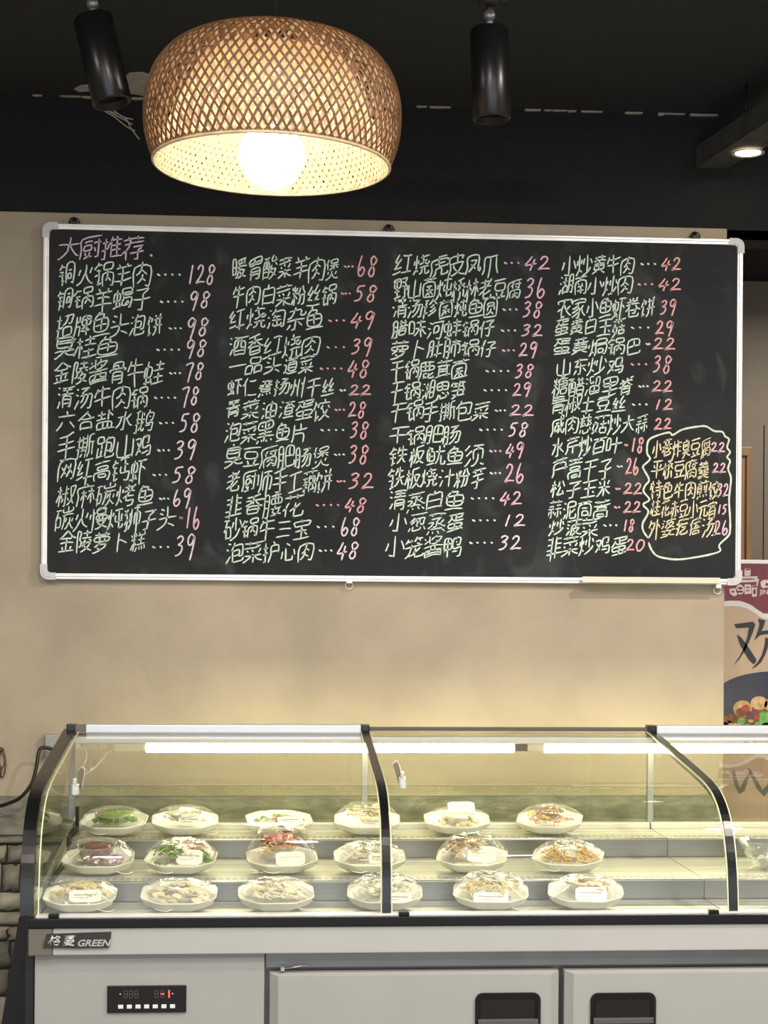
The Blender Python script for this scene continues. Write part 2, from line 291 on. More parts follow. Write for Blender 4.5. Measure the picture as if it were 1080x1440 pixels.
'溜':[[44,52,43,43,39,34],[11,54,18,49],[24,36,28,37,34,39],[34,54,33,55,24,52,24,36],[8,38,14,35],[32,45,34,39],[17,24,10,10],[38,27,38,9],[39,52,53,52,52,35,49,34,47,34],[25,18,51,18],[25,9,51,9],[25,9,25,27,51,27,51,9]],
'火':[[51,43,46,31],[31,31,33,29,38,19,43,14,49,10,54,9],[32,54,31,31],[31,31,29,30,26,22,20,14,11,9,8,9],[17,43,12,31]],
'炒':[[16,24,18,23,24,17],[41,55,41,24],[51,27,49,22,41,14,34,10,28,8,26,9],[24,45,21,36],[49,46,54,35],[32,46,30,32],[9,44,8,33],[16,55,16,24,13,15,9,9,9,7]],
'炖':[[15,23,19,21,23,15,23,13],[24,45,21,36],[10,44,8,33],[30,38,30,24,52,24],[29,48,55,48],[41,55,42,10,44,8,52,8,55,10,55,14,54,16],[52,38,52,20],[16,55,16,24,11,12,8,9,8,7]],
'炸':[[38,35,54,35],[16,23,19,21,23,15],[38,22,55,22],[9,44,8,33],[24,46,21,37],[38,46,38,8],[33,46,55,46],[17,55,16,23,11,11,9,9,9,6],[34,55,33,46,32,46,28,36]],
'烤':[[38,31,38,30,54,30],[35,29,34,20,52,20,50,11,49,8,39,7,37,8],[9,44,8,32],[15,23,18,22,23,15],[23,45,21,36],[29,49,47,49,49,47],[56,53,53,52,46,42,46,39],[27,38,55,38],[16,55,15,23,9,10],[38,55,38,39,41,38,40,36,38,31,24,25]],
'烧':[[11,44,9,34],[35,25,33,14,29,10,25,9],[15,23,18,21,22,16],[23,45,21,37],[45,25,45,9,46,8,54,8,55,13],[28,48,53,50],[26,25,54,25],[50,42,38,35,31,33,27,34],[35,56,35,49,37,48,40,38,43,37,45,33,51,31,52,32,55,35,54,38],[16,55,15,23,11,14,8,9]],
'焗':[[9,43,7,33],[22,46,21,42,19,36],[14,22,17,21,21,15],[28,34,54,34,53,10,52,8,50,7,45,8],[35,16,46,16,46,26,35,26,35,13],[28,42,53,42,52,53,28,53,28,27,27,16,24,10,24,7],[15,55,14,22,11,14,8,9]],
'煎':[[14,15,10,7],[24,14,25,8],[36,15,39,8],[18,56,20,56,22,53,22,49],[49,15,53,9],[39,41,39,27],[50,42,49,21,47,20,42,21],[45,56,42,53,41,49],[12,35,28,35],[12,28,28,28],[9,49,54,49],[12,21,13,42,28,42,28,42,28,21,28,21,22,21,21,21]],
'煮':[[49,15,53,9],[18,27,47,27],[17,16,14,15,11,10,8,8],[36,14,40,8],[24,14,25,9],[14,51,41,51,44,48],[52,53,41,46,40,43],[7,32,18,34,23,35,25,35,26,35,46,35,47,34,47,20,19,20,18,34],[9,42,28,42,30,41,40,43,41,42,54,42],[28,55,28,43,29,41,25,35]],
'煲':[[19,24,16,19],[43,38,44,39,54,39],[21,39,33,39,36,38],[36,38,34,38,33,36,24,30,20,30],[31,21,33,21,38,14,43,11,52,8,56,10],[32,25,31,21],[31,21,23,13,11,8,7,9],[49,24,44,18],[14,46,11,45,8,42],[38,46,27,46,27,53,49,54,49,46,38,46],[38,46,38,29],[18,55,14,48,15,29],[38,39,43,39,45,35,53,30]],
'爪':[[31,49,31,9],[46,52,48,30,51,18,55,8],[51,52,48,53,31,49,15,48,14,24,13,18,9,8]],
'片':[[15,27,43,27,43,8],[36,55,36,40],[16,40,52,40],[16,53,15,26,13,17,10,10]],
'牌':[[11,28,22,28,22,8],[20,55,20,40],[28,19,55,19],[46,27,46,8],[30,41,53,41],[40,32,30,32,30,50,39,51,53,50,53,32,40,32],[11,54,11,28,8,7],[40,55,39,51,42,49,41,32,38,31,38,28,35,26,31,24],[11,40,24,40]],
'牛':[[8,28,54,28],[16,45,51,45],[32,55,32,8],[18,53,16,45,14,45,10,37,8,36]],
'特':[[34,20,37,15],[48,38,48,10,46,8,41,8,39,9],[42,55,42,38],[28,28,54,28],[10,44,22,44],[18,55,18,8],[31,49,52,49],[24,28,18,28,17,26,8,24],[27,38,55,38],[10,51,10,44,8,36,8,34]],
'狮':[[31,54,30,23,26,13,22,8],[17,32,14,30,8,22],[24,47,24,25],[37,52,55,52],[46,52,46,8],[38,15,38,42,53,42,53,17,53,16,50,16,49,17],[10,54,14,49,16,42,17,31,16,12,14,9,10,9],[18,54,17,50,14,49,14,45,8,41]],
'玉':[[43,23,49,17],[14,32,49,32],[8,10,54,10],[31,51,31,10],[11,52,52,52]],
'珍':[[40,52,51,42,55,40,56,40],[40,52,40,55],[40,52,38,52,31,43,25,39],[42,40,35,34,30,32],[47,32,37,23,32,20,29,21],[52,24,49,18,41,13,30,8,27,9],[8,52,22,52],[8,35,21,35],[15,52,15,17],[23,18,8,14]],
'疙':[[9,44,11,37],[34,56,37,54,38,49],[28,39,53,39],[7,24,16,27],[42,28,41,25,31,19,26,15,25,10,28,9,32,8,52,9,54,11,55,16],[55,49,17,49,17,31,15,21,13,14,10,9,10,6],[28,29,42,29,43,28,48,29],[29,44,28,39,27,38,22,32]],
'瘩':[[8,46,11,38],[27,28,28,26,46,26,48,29],[32,56,35,55,35,51],[9,26,15,28],[25,10,25,19,49,19,49,10],[25,10,49,10],[21,42,54,42],[29,45,29,39],[46,45,46,39],[55,50,16,50,15,23,13,15,10,9],[38,36,48,29,53,27],[38,36,35,35,27,28,21,27,18,28]],
'白':[[14,12,49,12],[30,55,28,46],[14,29,49,29],[14,8,14,46,28,46,49,46,49,8]],
'百':[[15,26,48,26],[15,11,48,11],[31,52,29,40],[15,8,16,40,48,40,48,8],[9,52,53,52]],
'皮':[[49,39,51,44,51,48,14,48,14,27,12,18,8,10],[33,55,33,33],[23,33,25,26,34,17,37,16,38,14,48,9,53,8,56,9],[14,33,48,33,47,29,46,26,37,17,34,16,30,13,19,8,14,10]],
'盐':[[38,24,38,9],[25,24,25,9],[39,46,44,46,54,39],[21,55,21,34],[13,9,13,24,49,24,50,9],[39,55,39,31],[10,47,30,47],[8,9,54,9],[8,32,32,35]],
'砂':[[41,55,41,24],[32,46,32,42,30,32],[52,28,47,20,41,14,28,8,25,9],[48,47,49,47,51,45,55,34],[8,52,24,52],[16,52,15,47,12,35,13,31,13,10],[7,25,7,29,11,32,13,35,24,35,24,15,13,14]],
'碳':[[12,35,21,35,21,15,11,15],[41,55,41,46],[39,30,38,28,36,21],[7,26,8,28,10,29],[53,29,53,28,51,21],[45,20,43,19,41,14,38,10,34,8],[8,52,23,52],[33,41,31,23,26,10],[27,38,56,38],[29,53,29,46,53,46,53,53],[14,52,10,30,11,28,11,10],[45,33,44,21,53,9,56,9]],
'笋':[[44,50,46,45],[20,50,21,47,23,44],[14,20,49,20],[8,30,55,30],[14,51,29,50],[15,40,49,40,49,18],[36,51,54,50],[31,40,30,21,28,19,27,17,24,14,20,11,13,8,10,9],[39,56,37,56,36,51,35,50,31,45,29,45],[15,55,14,51,12,50,9,44]],
'笼':[[39,40,45,37,47,37],[21,50,22,44],[45,50,47,44],[26,39,25,32,24,31,21,20,17,14,9,9],[49,26,39,18,35,18,34,14,24,11,21,12],[35,32,35,16,36,10,38,9,52,9,54,10,55,14],[8,32,54,32],[15,50,28,50],[37,50,53,50],[38,55,38,51,33,44],[16,55,15,50,8,43]],
'米':[[50,52,44,41],[13,52,19,42],[30,32,31,32,31,8],[9,34,28,34,30,32],[33,32,35,32,39,25,47,17,54,12],[33,32,35,34,54,34],[31,55,31,33,27,30,23,24,16,16,9,11,8,12]],
'粉':[[50,33,50,19,48,10,45,8,42,8,40,9],[45,55,46,53,50,42,54,38,54,36,50,33],[38,33,35,19,32,12,28,9],[7,52,9,51,10,43],[16,29,20,28,24,22],[16,29,15,29,13,28,8,18,7,14],[24,52,21,42],[37,53,34,43,29,36],[17,55,17,36,16,35,17,8],[29,36,32,33,50,33],[8,36,29,36]],
'糕':[[34,55,35,51,35,46],[8,52,11,42],[36,17,37,9],[29,18,25,8],[42,18,44,17,46,9],[16,30,19,30,23,26,23,24],[49,55,47,46],[24,52,21,43],[52,18,55,8],[16,30,13,29,7,17,7,14],[28,24,55,24],[30,35,52,35],[41,46,41,24],[8,37,23,37],[29,46,54,46],[16,55,15,31,16,29,16,8]],
'糖':[[15,29,12,28,7,18,7,15],[34,9,52,9],[38,56,41,55,42,50],[15,29,18,28,19,26,21,24,21,21],[8,52,10,43],[22,51,20,42],[15,55,15,8],[34,42,52,42,52,28,34,28],[28,35,56,35],[42,45,42,20],[8,36,21,36],[34,9,34,20,42,20,52,20,52,9],[55,49,28,49,27,22,25,13,23,9,23,7]],
'红':[[42,49,42,11],[25,17,24,14,9,11,7,12],[18,54,10,41,10,37,18,37],[29,11,55,11],[29,50,53,50],[9,23,11,24,16,24,24,25,25,27],[24,43,21,38,18,37,18,34,13,28,12,24]],
'网':[[10,8,10,52,52,52,52,10,52,9,50,8,44,8],[34,39,37,35,40,33],[17,40,21,34,24,32],[24,28,27,26,29,22],[43,44,42,34,40,33],[40,28,43,25,46,21,46,19],[40,33,40,28,32,15],[28,44,26,35,24,32,24,28,17,16]],
'羊':[[44,55,41,46],[9,21,54,21],[15,33,48,33],[31,45,31,8],[11,46,52,46],[18,55,20,55,22,50,21,46]],
'羹':[[46,56,42,56,42,52],[8,15,30,15],[30,15,26,11,19,8,14,7,7,8],[18,35,20,34,21,31],[48,39,49,41,54,41],[14,41,14,38,10,34],[36,41,36,37,37,35],[33,15,54,15],[21,56,22,52],[43,32,43,34,46,35],[11,21,52,21],[13,26,50,26],[32,51,32,41],[14,46,50,46],[11,51,52,51],[32,30,31,16,34,14,35,12,46,8,54,7,57,9],[9,41,48,41,49,37,53,34,52,31,44,31,42,32,41,31,32,30,11,31,10,32,10,34]],
'老':[[23,27,19,26,9,21,7,22],[49,26,46,26,33,21,24,20],[31,35,30,33,24,29,23,27],[23,27,24,11,26,9,48,8,50,9,52,13,51,17],[13,48,42,48,44,46],[28,55,28,36],[51,52,46,46,44,46,44,44,40,40,38,37],[8,36,30,36,32,35,38,37,54,36]],
'肉':[[30,25,32,24,42,17],[30,41,32,41,44,33],[11,8,11,47,52,46,52,9,43,8,41,9],[32,31,30,25,24,18,18,15],[32,55,30,41,24,34,19,32,17,32]],
'肚':[[11,40,23,40],[11,27,23,27],[31,38,54,38],[29,10,55,10],[42,54,42,10],[8,7,8,10,11,27,11,53,23,53,23,11,22,9,17,9]],
'肠':[[11,27,21,27],[37,37,34,28,28,21],[11,40,21,40],[46,37,44,28,37,15,29,8,27,8],[46,52,46,49,36,42,34,38],[27,38,30,37,54,37,53,22,51,10,47,8,44,8,42,10],[8,9,11,27,11,53,21,53,21,9,17,8,14,10],[29,52,46,52,47,52,51,52]],
'肥':[[11,27,23,27],[11,41,23,41],[42,52,42,32],[32,32,53,32],[53,29,53,52,32,52,32,12,35,9,52,9,55,13,55,18,54,20],[8,9,11,27,11,54,23,54,23,12,22,9,17,8]],
'肺':[[11,40,22,40],[11,27,22,27],[28,48,55,48],[30,16,30,38,53,38,53,17,48,16],[41,54,41,8],[8,9,10,21,11,53,22,53,22,9,17,8,15,9]],
'胃':[[16,16,46,16],[16,24,46,24],[13,45,50,45],[31,52,31,38],[16,8,16,30,17,31,46,30,46,9,39,7,36,9],[31,38,13,37,13,52,50,52,50,37,31,38]],
'脊':[[22,50,13,54],[9,44,12,43,24,45,27,43],[42,51,52,53],[18,17,45,17],[36,43,38,45,42,46,52,43],[18,25,45,25],[7,33,10,32,16,34,20,34,21,33,44,33,45,35,54,33],[32,55,31,48,25,40,18,34,18,8],[31,48,32,47,38,41,43,38,45,34,45,10,43,8,36,8]],
'腊':[[32,10,51,10],[32,20,51,20],[11,40,22,40],[11,27,22,27],[35,54,35,37],[32,10,32,29,51,29,51,10],[48,54,48,37],[29,48,53,48],[28,37,56,37],[8,9,10,16,11,27,11,53,22,53,22,10,20,8,16,8,15,9]],
'腐':[[32,38,38,35],[34,25,35,23,46,19],[34,25,34,23,32,21,26,19],[35,16,44,11,46,12],[35,16,31,13,26,11],[19,39,23,40],[33,55,33,51],[32,42,54,42],[54,51,12,51,12,28,11,18,8,10,9,8],[47,46,47,33,43,32,40,32],[20,8,20,27,51,27,51,9,50,8,44,8,43,9],[27,47,23,41,24,32]],
'腰':[[10,40,21,40],[10,27,21,27],[39,13,39,11,37,10,27,8],[49,24,48,21,44,15,44,13],[44,52,44,33],[26,52,53,52],[36,52,36,33],[36,33,52,33,52,44,28,44,28,33,36,33],[39,30,37,29,36,25,33,24,31,17],[27,25,54,25],[7,8,10,27,10,53,21,53,20,9,15,8,13,10],[31,17,38,14,39,13,44,13,45,12,54,9]],
'臭':[[15,37,47,37],[33,56,30,55,30,52],[32,20,34,19,34,17,37,14,41,11,51,8,56,10],[15,44,47,44],[9,20,29,20],[32,20,53,20],[32,24,31,21,28,19,27,17,24,14,13,8,8,8],[41,28,42,29,47,30,47,51,46,51,16,51,15,50,15,29,41,29,42,26,47,23,47,20]],
'色':[[15,26,49,26],[8,38,10,40,14,41,15,40,49,40,49,26],[23,51,39,50,38,47,35,44,35,41,32,39,32,26],[24,55,23,51,21,50,14,42,16,11,20,9,50,9,54,11,55,16]],
'芋':[[9,26,54,26],[32,38,32,10,30,8,23,8],[41,55,41,44],[9,49,53,49],[22,55,22,44],[13,38,50,38]],
'芦':[[30,46,32,44,33,40],[15,28,49,28],[21,55,21,47],[9,51,54,51],[41,55,41,46],[49,24,49,40,15,40,14,20,10,10]],
'花':[[17,29,14,28,10,25,9,25],[35,39,35,10,37,9,53,9,55,13,55,17,53,18],[22,55,22,46],[41,55,41,45],[9,50,54,50],[50,34,39,27,35,26,34,24,32,24,27,21],[21,39,17,30,18,8]],
'芹':[[38,28,38,8],[21,55,21,46],[9,51,53,51],[42,55,42,46],[52,41,48,42,38,40,17,39,16,23,14,16,9,9],[16,28,54,28]],
'茸':[[18,32,45,32],[18,23,45,23],[21,55,21,47],[41,55,41,47],[9,51,54,51],[18,40,18,13],[45,40,45,8],[8,13,54,14],[10,40,52,40]],
'茼':[[20,34,42,34],[12,8,12,41,51,41,51,10,49,8,43,8],[9,51,54,51],[41,55,41,46],[22,55,22,46],[23,12,23,26,40,26,40,15,23,15]],
'荐':[[16,27,12,26,9,22,7,23],[9,40,23,40],[24,20,55,20],[47,31,46,28,40,24,39,8,37,7,32,8],[8,51,54,51],[42,55,42,46],[29,32,51,32],[23,40,22,39,21,35,16,28,17,8],[21,55,21,46,25,44,25,40,53,40]],
'菇':[[33,10,52,10],[22,55,22,46],[32,34,55,34],[40,55,40,46],[42,41,42,23],[9,51,54,51],[8,35,24,35,25,34,24,25,21,18,13,10,10,8,7,9],[17,42,16,35,14,35,11,22,25,13],[33,10,33,23,42,23,52,22,52,10]],
'菌':[[33,26,35,27,45,27],[12,10,51,10],[12,10,12,42,50,42,51,10],[19,27,29,27,30,26],[30,26,21,18,19,16,17,17],[33,26,35,26,35,24,44,16],[9,52,54,52],[21,34,41,36],[22,55,22,47],[41,55,41,48],[31,35,31,15]],
'菜':[[29,22,31,22,31,8],[49,38,49,35,44,29],[10,42,11,41,17,41,35,42,48,44,50,43],[14,35,17,30],[27,37,30,35,31,32],[35,22,36,20,43,14,52,10,55,10],[9,51,54,51],[22,55,22,48],[41,55,41,48],[9,23,35,22,36,23,54,23],[31,27,31,23,28,22,23,17,10,10,6,10]],
'菠':[[7,32,9,32,14,29],[10,43,12,43,17,40],[15,21,16,19,10,10,10,8],[53,38,52,33],[9,51,54,51],[41,55,41,47,39,43,39,29],[21,55,21,48],[31,28,32,23,39,15,53,8,57,10],[25,28,50,28,48,23,42,15,27,8],[56,40,54,38,25,38,24,19,23,14,20,9]],
'萝':[[26,32,25,26],[21,19,26,17,30,13],[24,42,25,33],[38,42,38,33],[9,51,54,51],[38,33,12,33,12,42,51,42,51,33,38,33],[42,55,42,47],[21,55,21,48],[10,21,13,21,24,26,46,25,46,24,42,18,35,14,30,13,29,11,11,7,8,9]],
'葱':[[35,17,32,20,29,21],[21,52,21,55],[49,18,53,10,55,10],[42,15,43,14,43,11,41,9,24,8,22,10,22,19],[14,18,9,9],[9,52,54,52],[20,42,50,42,49,34,48,26,46,25,42,24,40,26,40,29],[41,55,41,49],[39,42,35,32,33,31,29,25],[18,35,22,35,40,29],[28,42,26,35,23,34,22,32,15,26],[22,46,20,45,20,42,17,42,14,38,10,35]],
'蒜':[[11,40,27,40],[11,24,11,22,8,13],[36,40,52,40],[36,22,32,13],[19,30,19,10,18,8,14,8],[52,23,55,14,56,13],[44,30,44,9,43,8,39,7],[26,24,28,17],[21,55,21,47],[34,30,55,30],[41,55,41,46],[9,51,54,51],[8,31,28,31]],
'蒸':[[49,36,48,36,41,30],[46,14,49,14,54,8],[24,13,25,8],[14,14,10,7,8,7],[10,35,23,35,20,29,14,24,9,23],[35,14,37,14,40,8],[17,19,45,19],[9,52,54,52],[42,55,42,48],[21,55,21,48],[39,42,38,40,35,38,33,35,32,35,31,25,26,24,24,25],[17,42,42,42],[33,35,38,30,41,30,42,28,52,23,55,24]],
'蒿':[[12,8,12,24,50,24,51,24,51,10,50,8,46,8],[31,46,32,42],[22,12,40,12,41,13,41,18,41,18,23,18,22,12],[26,29,44,29,45,30,45,35,18,36,18,30,26,29],[9,52,54,52],[41,55,41,48],[21,55,21,48],[9,42,54,42]],
'蔓':[[24,30,24,24],[41,52,41,55],[22,52,22,55],[20,18,20,19,45,19],[45,19,44,16,37,13,36,11],[15,41,48,41],[38,30,38,24],[9,52,54,52],[15,41,16,46,47,46,48,45,48,36,47,35,16,35,15,36,15,41],[38,30,12,31,11,24,51,24,52,25,52,30,51,31,38,30],[10,7,25,9,27,10,28,11,36,11,38,9,51,7,54,7,57,9],[10,19,19,19,21,16,26,13,28,11]],
'藕':[[16,22,17,22,21,21,24,16],[16,22,14,20,8,12],[16,22,17,8],[10,33,24,33],[9,40,26,40],[8,51,55,51],[32,36,51,36],[30,7,30,23,53,23,53,8,52,7,47,8],[41,42,50,43,51,42,51,29,32,29,32,42,41,42],[41,42,41,15],[17,43,17,25],[41,55,41,48],[22,55,22,48],[35,14,48,15],[47,18,49,13],[8,25,16,25,16,24,18,25,26,25]],
'虎':[[54,14,54,11,52,9,42,9,40,10,39,23,26,23,24,14,21,10,17,8],[31,51,50,51],[31,55,31,31,36,29,48,29,51,29,53,32],[19,35,46,37],[52,39,52,44,13,44,13,25,11,15,9,9]],
'虾':[[40,38,44,37,53,29],[18,54,18,13],[29,51,55,51],[40,51,40,8],[10,26,10,45,25,45,25,28,10,28],[7,11,26,14],[23,22,25,20,28,10]],
'蚌':[[30,22,55,22],[32,46,54,46],[33,35,53,35],[18,55,18,14],[43,55,43,8],[9,26,9,45,26,45,26,28,9,28],[8,12,27,14],[24,22,26,20,29,11]],
'蛋':[[19,47,18,43],[18,43,17,43,14,38,8,33],[44,19,44,15,46,14,47,11],[11,53,51,53,52,52,51,49,49,46,32,45],[32,53,32,37],[32,19,49,19,49,28,14,28,14,19,32,19],[32,31,32,10],[18,43,26,38,32,37,53,37],[10,10,38,10,46,10,47,11,52,10,54,8]],
'蛙':[[32,23,54,23],[32,48,53,48],[42,55,42,36],[17,55,17,14],[43,30,43,10],[30,36,55,36],[9,26,9,45,24,45,24,28,9,28],[8,12,25,15],[23,22,24,21,27,11,29,10,55,10]],
'蝎':[[32,31,54,30,52,9,51,7,47,7],[28,25,30,22,31,14,47,14],[32,31,30,29,28,25],[42,23,47,18],[31,46,52,46],[16,55,16,13],[9,25,9,45,23,45,23,28,9,28],[9,11,24,14],[32,38,52,38,52,52,51,53,31,53,31,38,32,38,32,35,33,35,32,31],[22,22,25,11],[42,26,42,23,36,18]],
'豆':[[46,24,42,22,38,14,38,10],[10,52,52,52],[19,23,23,15],[32,42,46,42,47,42,46,28,15,28,15,42,32,42],[9,10,54,10]],
'赤':[[38,36,38,10,37,8,32,8,30,9],[48,28,54,17],[15,28,9,17],[25,36,25,25,24,20,22,16,17,10],[15,49,48,49],[32,55,32,36],[10,36,53,36]],
'跑':[[34,49,52,49,51,23,48,21,45,21,43,22],[18,28,23,28],[31,39,43,39,43,25,31,25],[24,42,29,42],[10,31,10,12],[24,42,23,39,10,39,10,53,23,53,24,42],[18,39,18,14],[25,15,8,11],[35,55,34,49,32,48,29,42],[29,42,31,39,31,12,32,10,35,8,52,8,54,9,55,14]],
'道':[[27,24,50,24],[16,14,12,13,9,10],[38,48,37,40],[49,56,47,55,44,48],[16,14,24,10,32,9,55,10],[8,35,16,35,16,14],[27,32,50,32],[12,51,16,46],[37,40,50,39,49,17,27,17,27,40,37,40],[23,48,55,48],[30,55,32,52,31,48]],
'酒':[[10,54,16,50],[8,39,14,36],[16,25,16,23,10,10],[24,20,53,20],[24,10,53,10],[42,52,42,30,44,29,53,29],[22,52,55,52],[33,52,33,33,28,27,24,28],[24,10,24,41,42,41,53,40,53,10]],
'酱':[[12,9,51,9],[12,14,51,14],[38,45,41,40],[38,56,37,52],[23,43,19,43,9,38],[12,52,15,48],[23,55,23,37],[12,9,13,25,50,25,51,24,51,9],[36,31,36,22,38,19,51,19],[8,32,54,32],[26,31,25,22,20,19,16,19],[28,46,36,52,52,51,52,49,46,42,41,40,40,38,32,37,27,38]],
'酸':[[43,56,41,55,37,49,36,45],[36,45,42,45,51,46],[9,11,26,11],[38,38,32,32,31,32],[48,40,54,32],[9,21,26,21],[14,53,14,33,12,28,9,28],[21,53,20,29,26,28],[8,53,27,53],[9,7,9,43,26,43,26,9],[37,24,43,15,49,11,54,8],[39,27,50,27,51,26,51,23,48,18,42,13,32,8,30,9],[40,32,39,27,37,26,37,24,32,21],[48,52,50,50,51,46,52,46,54,43]],
'醋':[[34,19,52,19],[9,11,25,11],[34,10,52,10],[9,21,25,21],[14,53,14,32,12,27,9,27],[20,53,19,30,20,29,25,29],[49,55,49,37],[36,55,36,37],[32,48,53,48],[8,53,26,53],[31,37,55,37],[34,10,34,28,52,28,52,10],[9,7,9,42,25,42,25,9]],
'里':[[14,42,49,42],[8,9,54,9],[12,21,51,21],[32,53,32,9],[14,42,14,32,15,32,49,32,49,53,14,53,14,42]],
'野':[[35,52,52,52,52,49,46,42],[44,34,44,10,42,8,36,8],[10,24,29,24],[9,43,30,43],[19,52,20,12],[9,43,10,33,30,33,30,52,9,52,9,43],[35,34,54,34,54,30,52,24],[7,10,31,13],[39,45,42,42,46,42,46,40,49,38,49,35]],
'金':[[18,21,21,14],[46,21,42,14],[9,9,53,9],[31,38,31,9],[12,27,51,27],[17,42,18,38,31,38,44,38,46,42],[9,38,17,42,31,53,32,53,46,42,48,42,53,38,56,39]],
'钙':[[17,11,21,12,25,14],[43,41,53,41],[14,49,24,49],[32,42,32,28,54,28,54,18,52,9,49,8,45,8,40,10],[43,53,43,28],[17,39,17,11],[9,28,24,28],[12,39,23,39],[30,53,55,53],[17,56,15,55,14,49,11,48,8,42]],
'铁':[[13,49,25,49],[42,25,45,24,49,14,54,10],[33,46,53,45],[9,28,25,28],[18,39,18,11],[11,39,24,39],[31,30,54,30],[34,53,33,46,31,41,30,37],[17,56,15,55,13,49,8,43,7,41],[42,55,42,25,41,24,36,15,29,9],[25,14,18,11,15,8]],
'铜':[[13,49,24,49],[16,12,24,14],[30,8,30,53,54,52,53,9,48,8,46,9],[37,43,47,43],[9,28,23,28],[11,39,23,39],[38,21,46,21,46,34,38,34,37,18],[16,39,16,11,14,9],[14,55,13,49,11,48,8,43]],
'锅':[[42,42,52,42,52,53,32,53,32,42,42,42],[24,16,24,14,16,11],[13,49,24,49],[41,25,44,24,49,17],[29,7,29,32,54,32,54,9,53,8,47,8],[8,28,22,28],[16,39,16,11],[11,39,22,39],[14,54,13,49,7,43,7,40],[42,42,41,25,40,25,36,18]],
'陵':[[35,36,26,30,25,30],[14,22,16,21,18,21,21,23,21,24,21,31,17,38,21,52,10,53,10,8],[37,31,36,27],[46,35,55,31],[40,55,40,40],[29,49,52,49],[32,23,38,15,51,9,55,8,56,9],[26,40,55,40],[26,20,27,20,29,22,32,23,33,25,36,27,49,27,49,26,49,24,42,15,27,8,22,9]],
'青':[[17,24,46,24],[17,17,46,17],[12,52,51,52],[14,45,49,45],[17,8,17,30,18,31,46,30,46,8,39,7,36,9],[31,55,31,38],[9,37,54,37]],
'韭':[[10,22,25,22],[38,22,53,22],[38,46,52,46],[11,34,25,34],[38,34,52,34],[10,46,25,46],[9,10,54,10],[25,54,25,10],[38,54,38,10]],
'须':[[40,35,40,23,38,18,36,14,32,10,27,8,24,9],[24,24,22,23,15,14,10,10,8,11],[20,54,11,46,8,46],[39,52,38,43],[45,15,55,9],[24,40,21,39,15,33,10,30],[29,21,29,43,50,43,51,21],[27,53,53,53]],
'饺':[[49,41,54,34],[23,46,23,43,21,38],[24,19,23,16,20,14,16,13],[40,55,42,52,41,47],[48,31,44,22,37,14,27,8,24,9],[30,34,34,31,37,24,42,17,50,10,53,9,55,9],[13,46,24,46,26,48,54,47],[14,55,13,46,8,36],[35,41,30,34,28,33],[16,35,16,12,14,9]],
'饼':[[15,13,19,14,22,16],[12,47,23,46,21,38],[33,54,36,48],[29,43,53,43],[27,28,54,28],[35,43,35,21,32,14,27,8],[50,54,46,44,47,43,47,8],[14,55,12,47,8,36],[15,35,15,12,14,10]],
'香':[[17,9,46,9],[17,18,46,18],[37,42,38,38,43,34,52,28,57,29],[26,42,25,38,22,35,9,28],[17,9,18,26,46,26,46,26,46,9],[31,52,31,32],[9,42,54,42],[12,52,14,51,18,51,31,52,44,54,48,54]],
'骨':[[17,16,46,16],[17,24,46,24],[18,46,32,46,33,38],[18,38,18,53,45,53,45,38],[17,8,18,32,45,32,46,31,46,9,43,7,38,7,36,8],[10,32,10,38,52,38,53,32]],
'高':[[21,14,41,14,41,21,40,22,22,22,21,21,21,14],[11,8,11,28,52,28,52,10,51,8,46,8],[31,55,32,50],[24,35,46,35,46,42,18,43,18,35,24,35],[9,49,54,49]],
'鱼':[[9,10,54,10],[27,56,24,55,23,51],[32,41,32,20],[15,30,49,30],[10,40,14,42,15,41,49,41,49,19,15,20,14,43,20,50,22,51,38,51,38,47,36,44,35,41]],
'鱿':[[46,33,46,10,47,9,54,9,56,12,56,15,54,17],[29,14,27,13,9,10],[49,54,52,48],[32,41,55,41],[10,31,27,31],[42,55,42,41,39,25,37,18,32,9],[14,51,24,50,21,42,18,41,18,20],[15,55,14,51,10,43,10,21,27,20,27,41,10,41]],
'鸡':[[18,25,20,25,23,19],[29,18,47,18],[40,55,39,50],[18,25,17,25,10,15],[10,41,16,32,18,30],[43,35,48,35,49,35,50,49,49,50,32,50,32,28,53,27,52,10,50,8,44,8,42,9],[8,49,24,49,21,36,20,31,18,30,18,25]],
'鸭':[[33,19,47,19],[43,55,42,50],[42,44,45,42],[9,39,28,39],[44,35,46,34,51,34,52,38,52,50,35,50,35,27,54,27,53,10,51,7,46,7,45,8],[9,27,28,27],[18,52,18,8],[9,24,9,52,28,51,28,27]],
'鹅':[[24,17,22,16,18,11],[28,52,30,46],[43,55,42,50],[30,32,27,24,25,23],[43,44,46,41],[35,19,48,19],[8,39,31,39],[45,35,46,34,50,34,51,35,52,39,52,50,37,50,37,28,53,28,54,19,53,10,52,8,46,7,44,9],[18,28,14,27,12,25,8,24],[14,52,14,9,13,8,10,7,8,9],[8,51,14,52,17,54,18,53],[23,54,24,28,24,24,25,24,24,16,25,16,27,11,29,9,32,10,32,15]],
'鹿':[[21,9,32,10],[21,21,32,21],[32,55,33,51],[39,19,43,19,52,23],[25,51,25,31],[21,25,21,9],[39,25,39,10,40,9,53,9,55,10,54,14],[39,50,39,31],[54,51,13,51,12,27,11,18,8,10,9,7],[12,41,53,41,52,31,12,31]],
'麻':[[30,56,33,55,35,49],[25,30,22,28,17,18],[45,31,49,29,55,17],[45,31,42,29,35,17],[25,30,26,30,29,29,32,25,32,23],[45,31,46,8],[46,33,47,35,54,35],[38,35,44,35,46,33],[46,43,46,33],[17,35,32,35],[25,43,25,8],[54,49,11,49,11,28,8,11,8,7]],
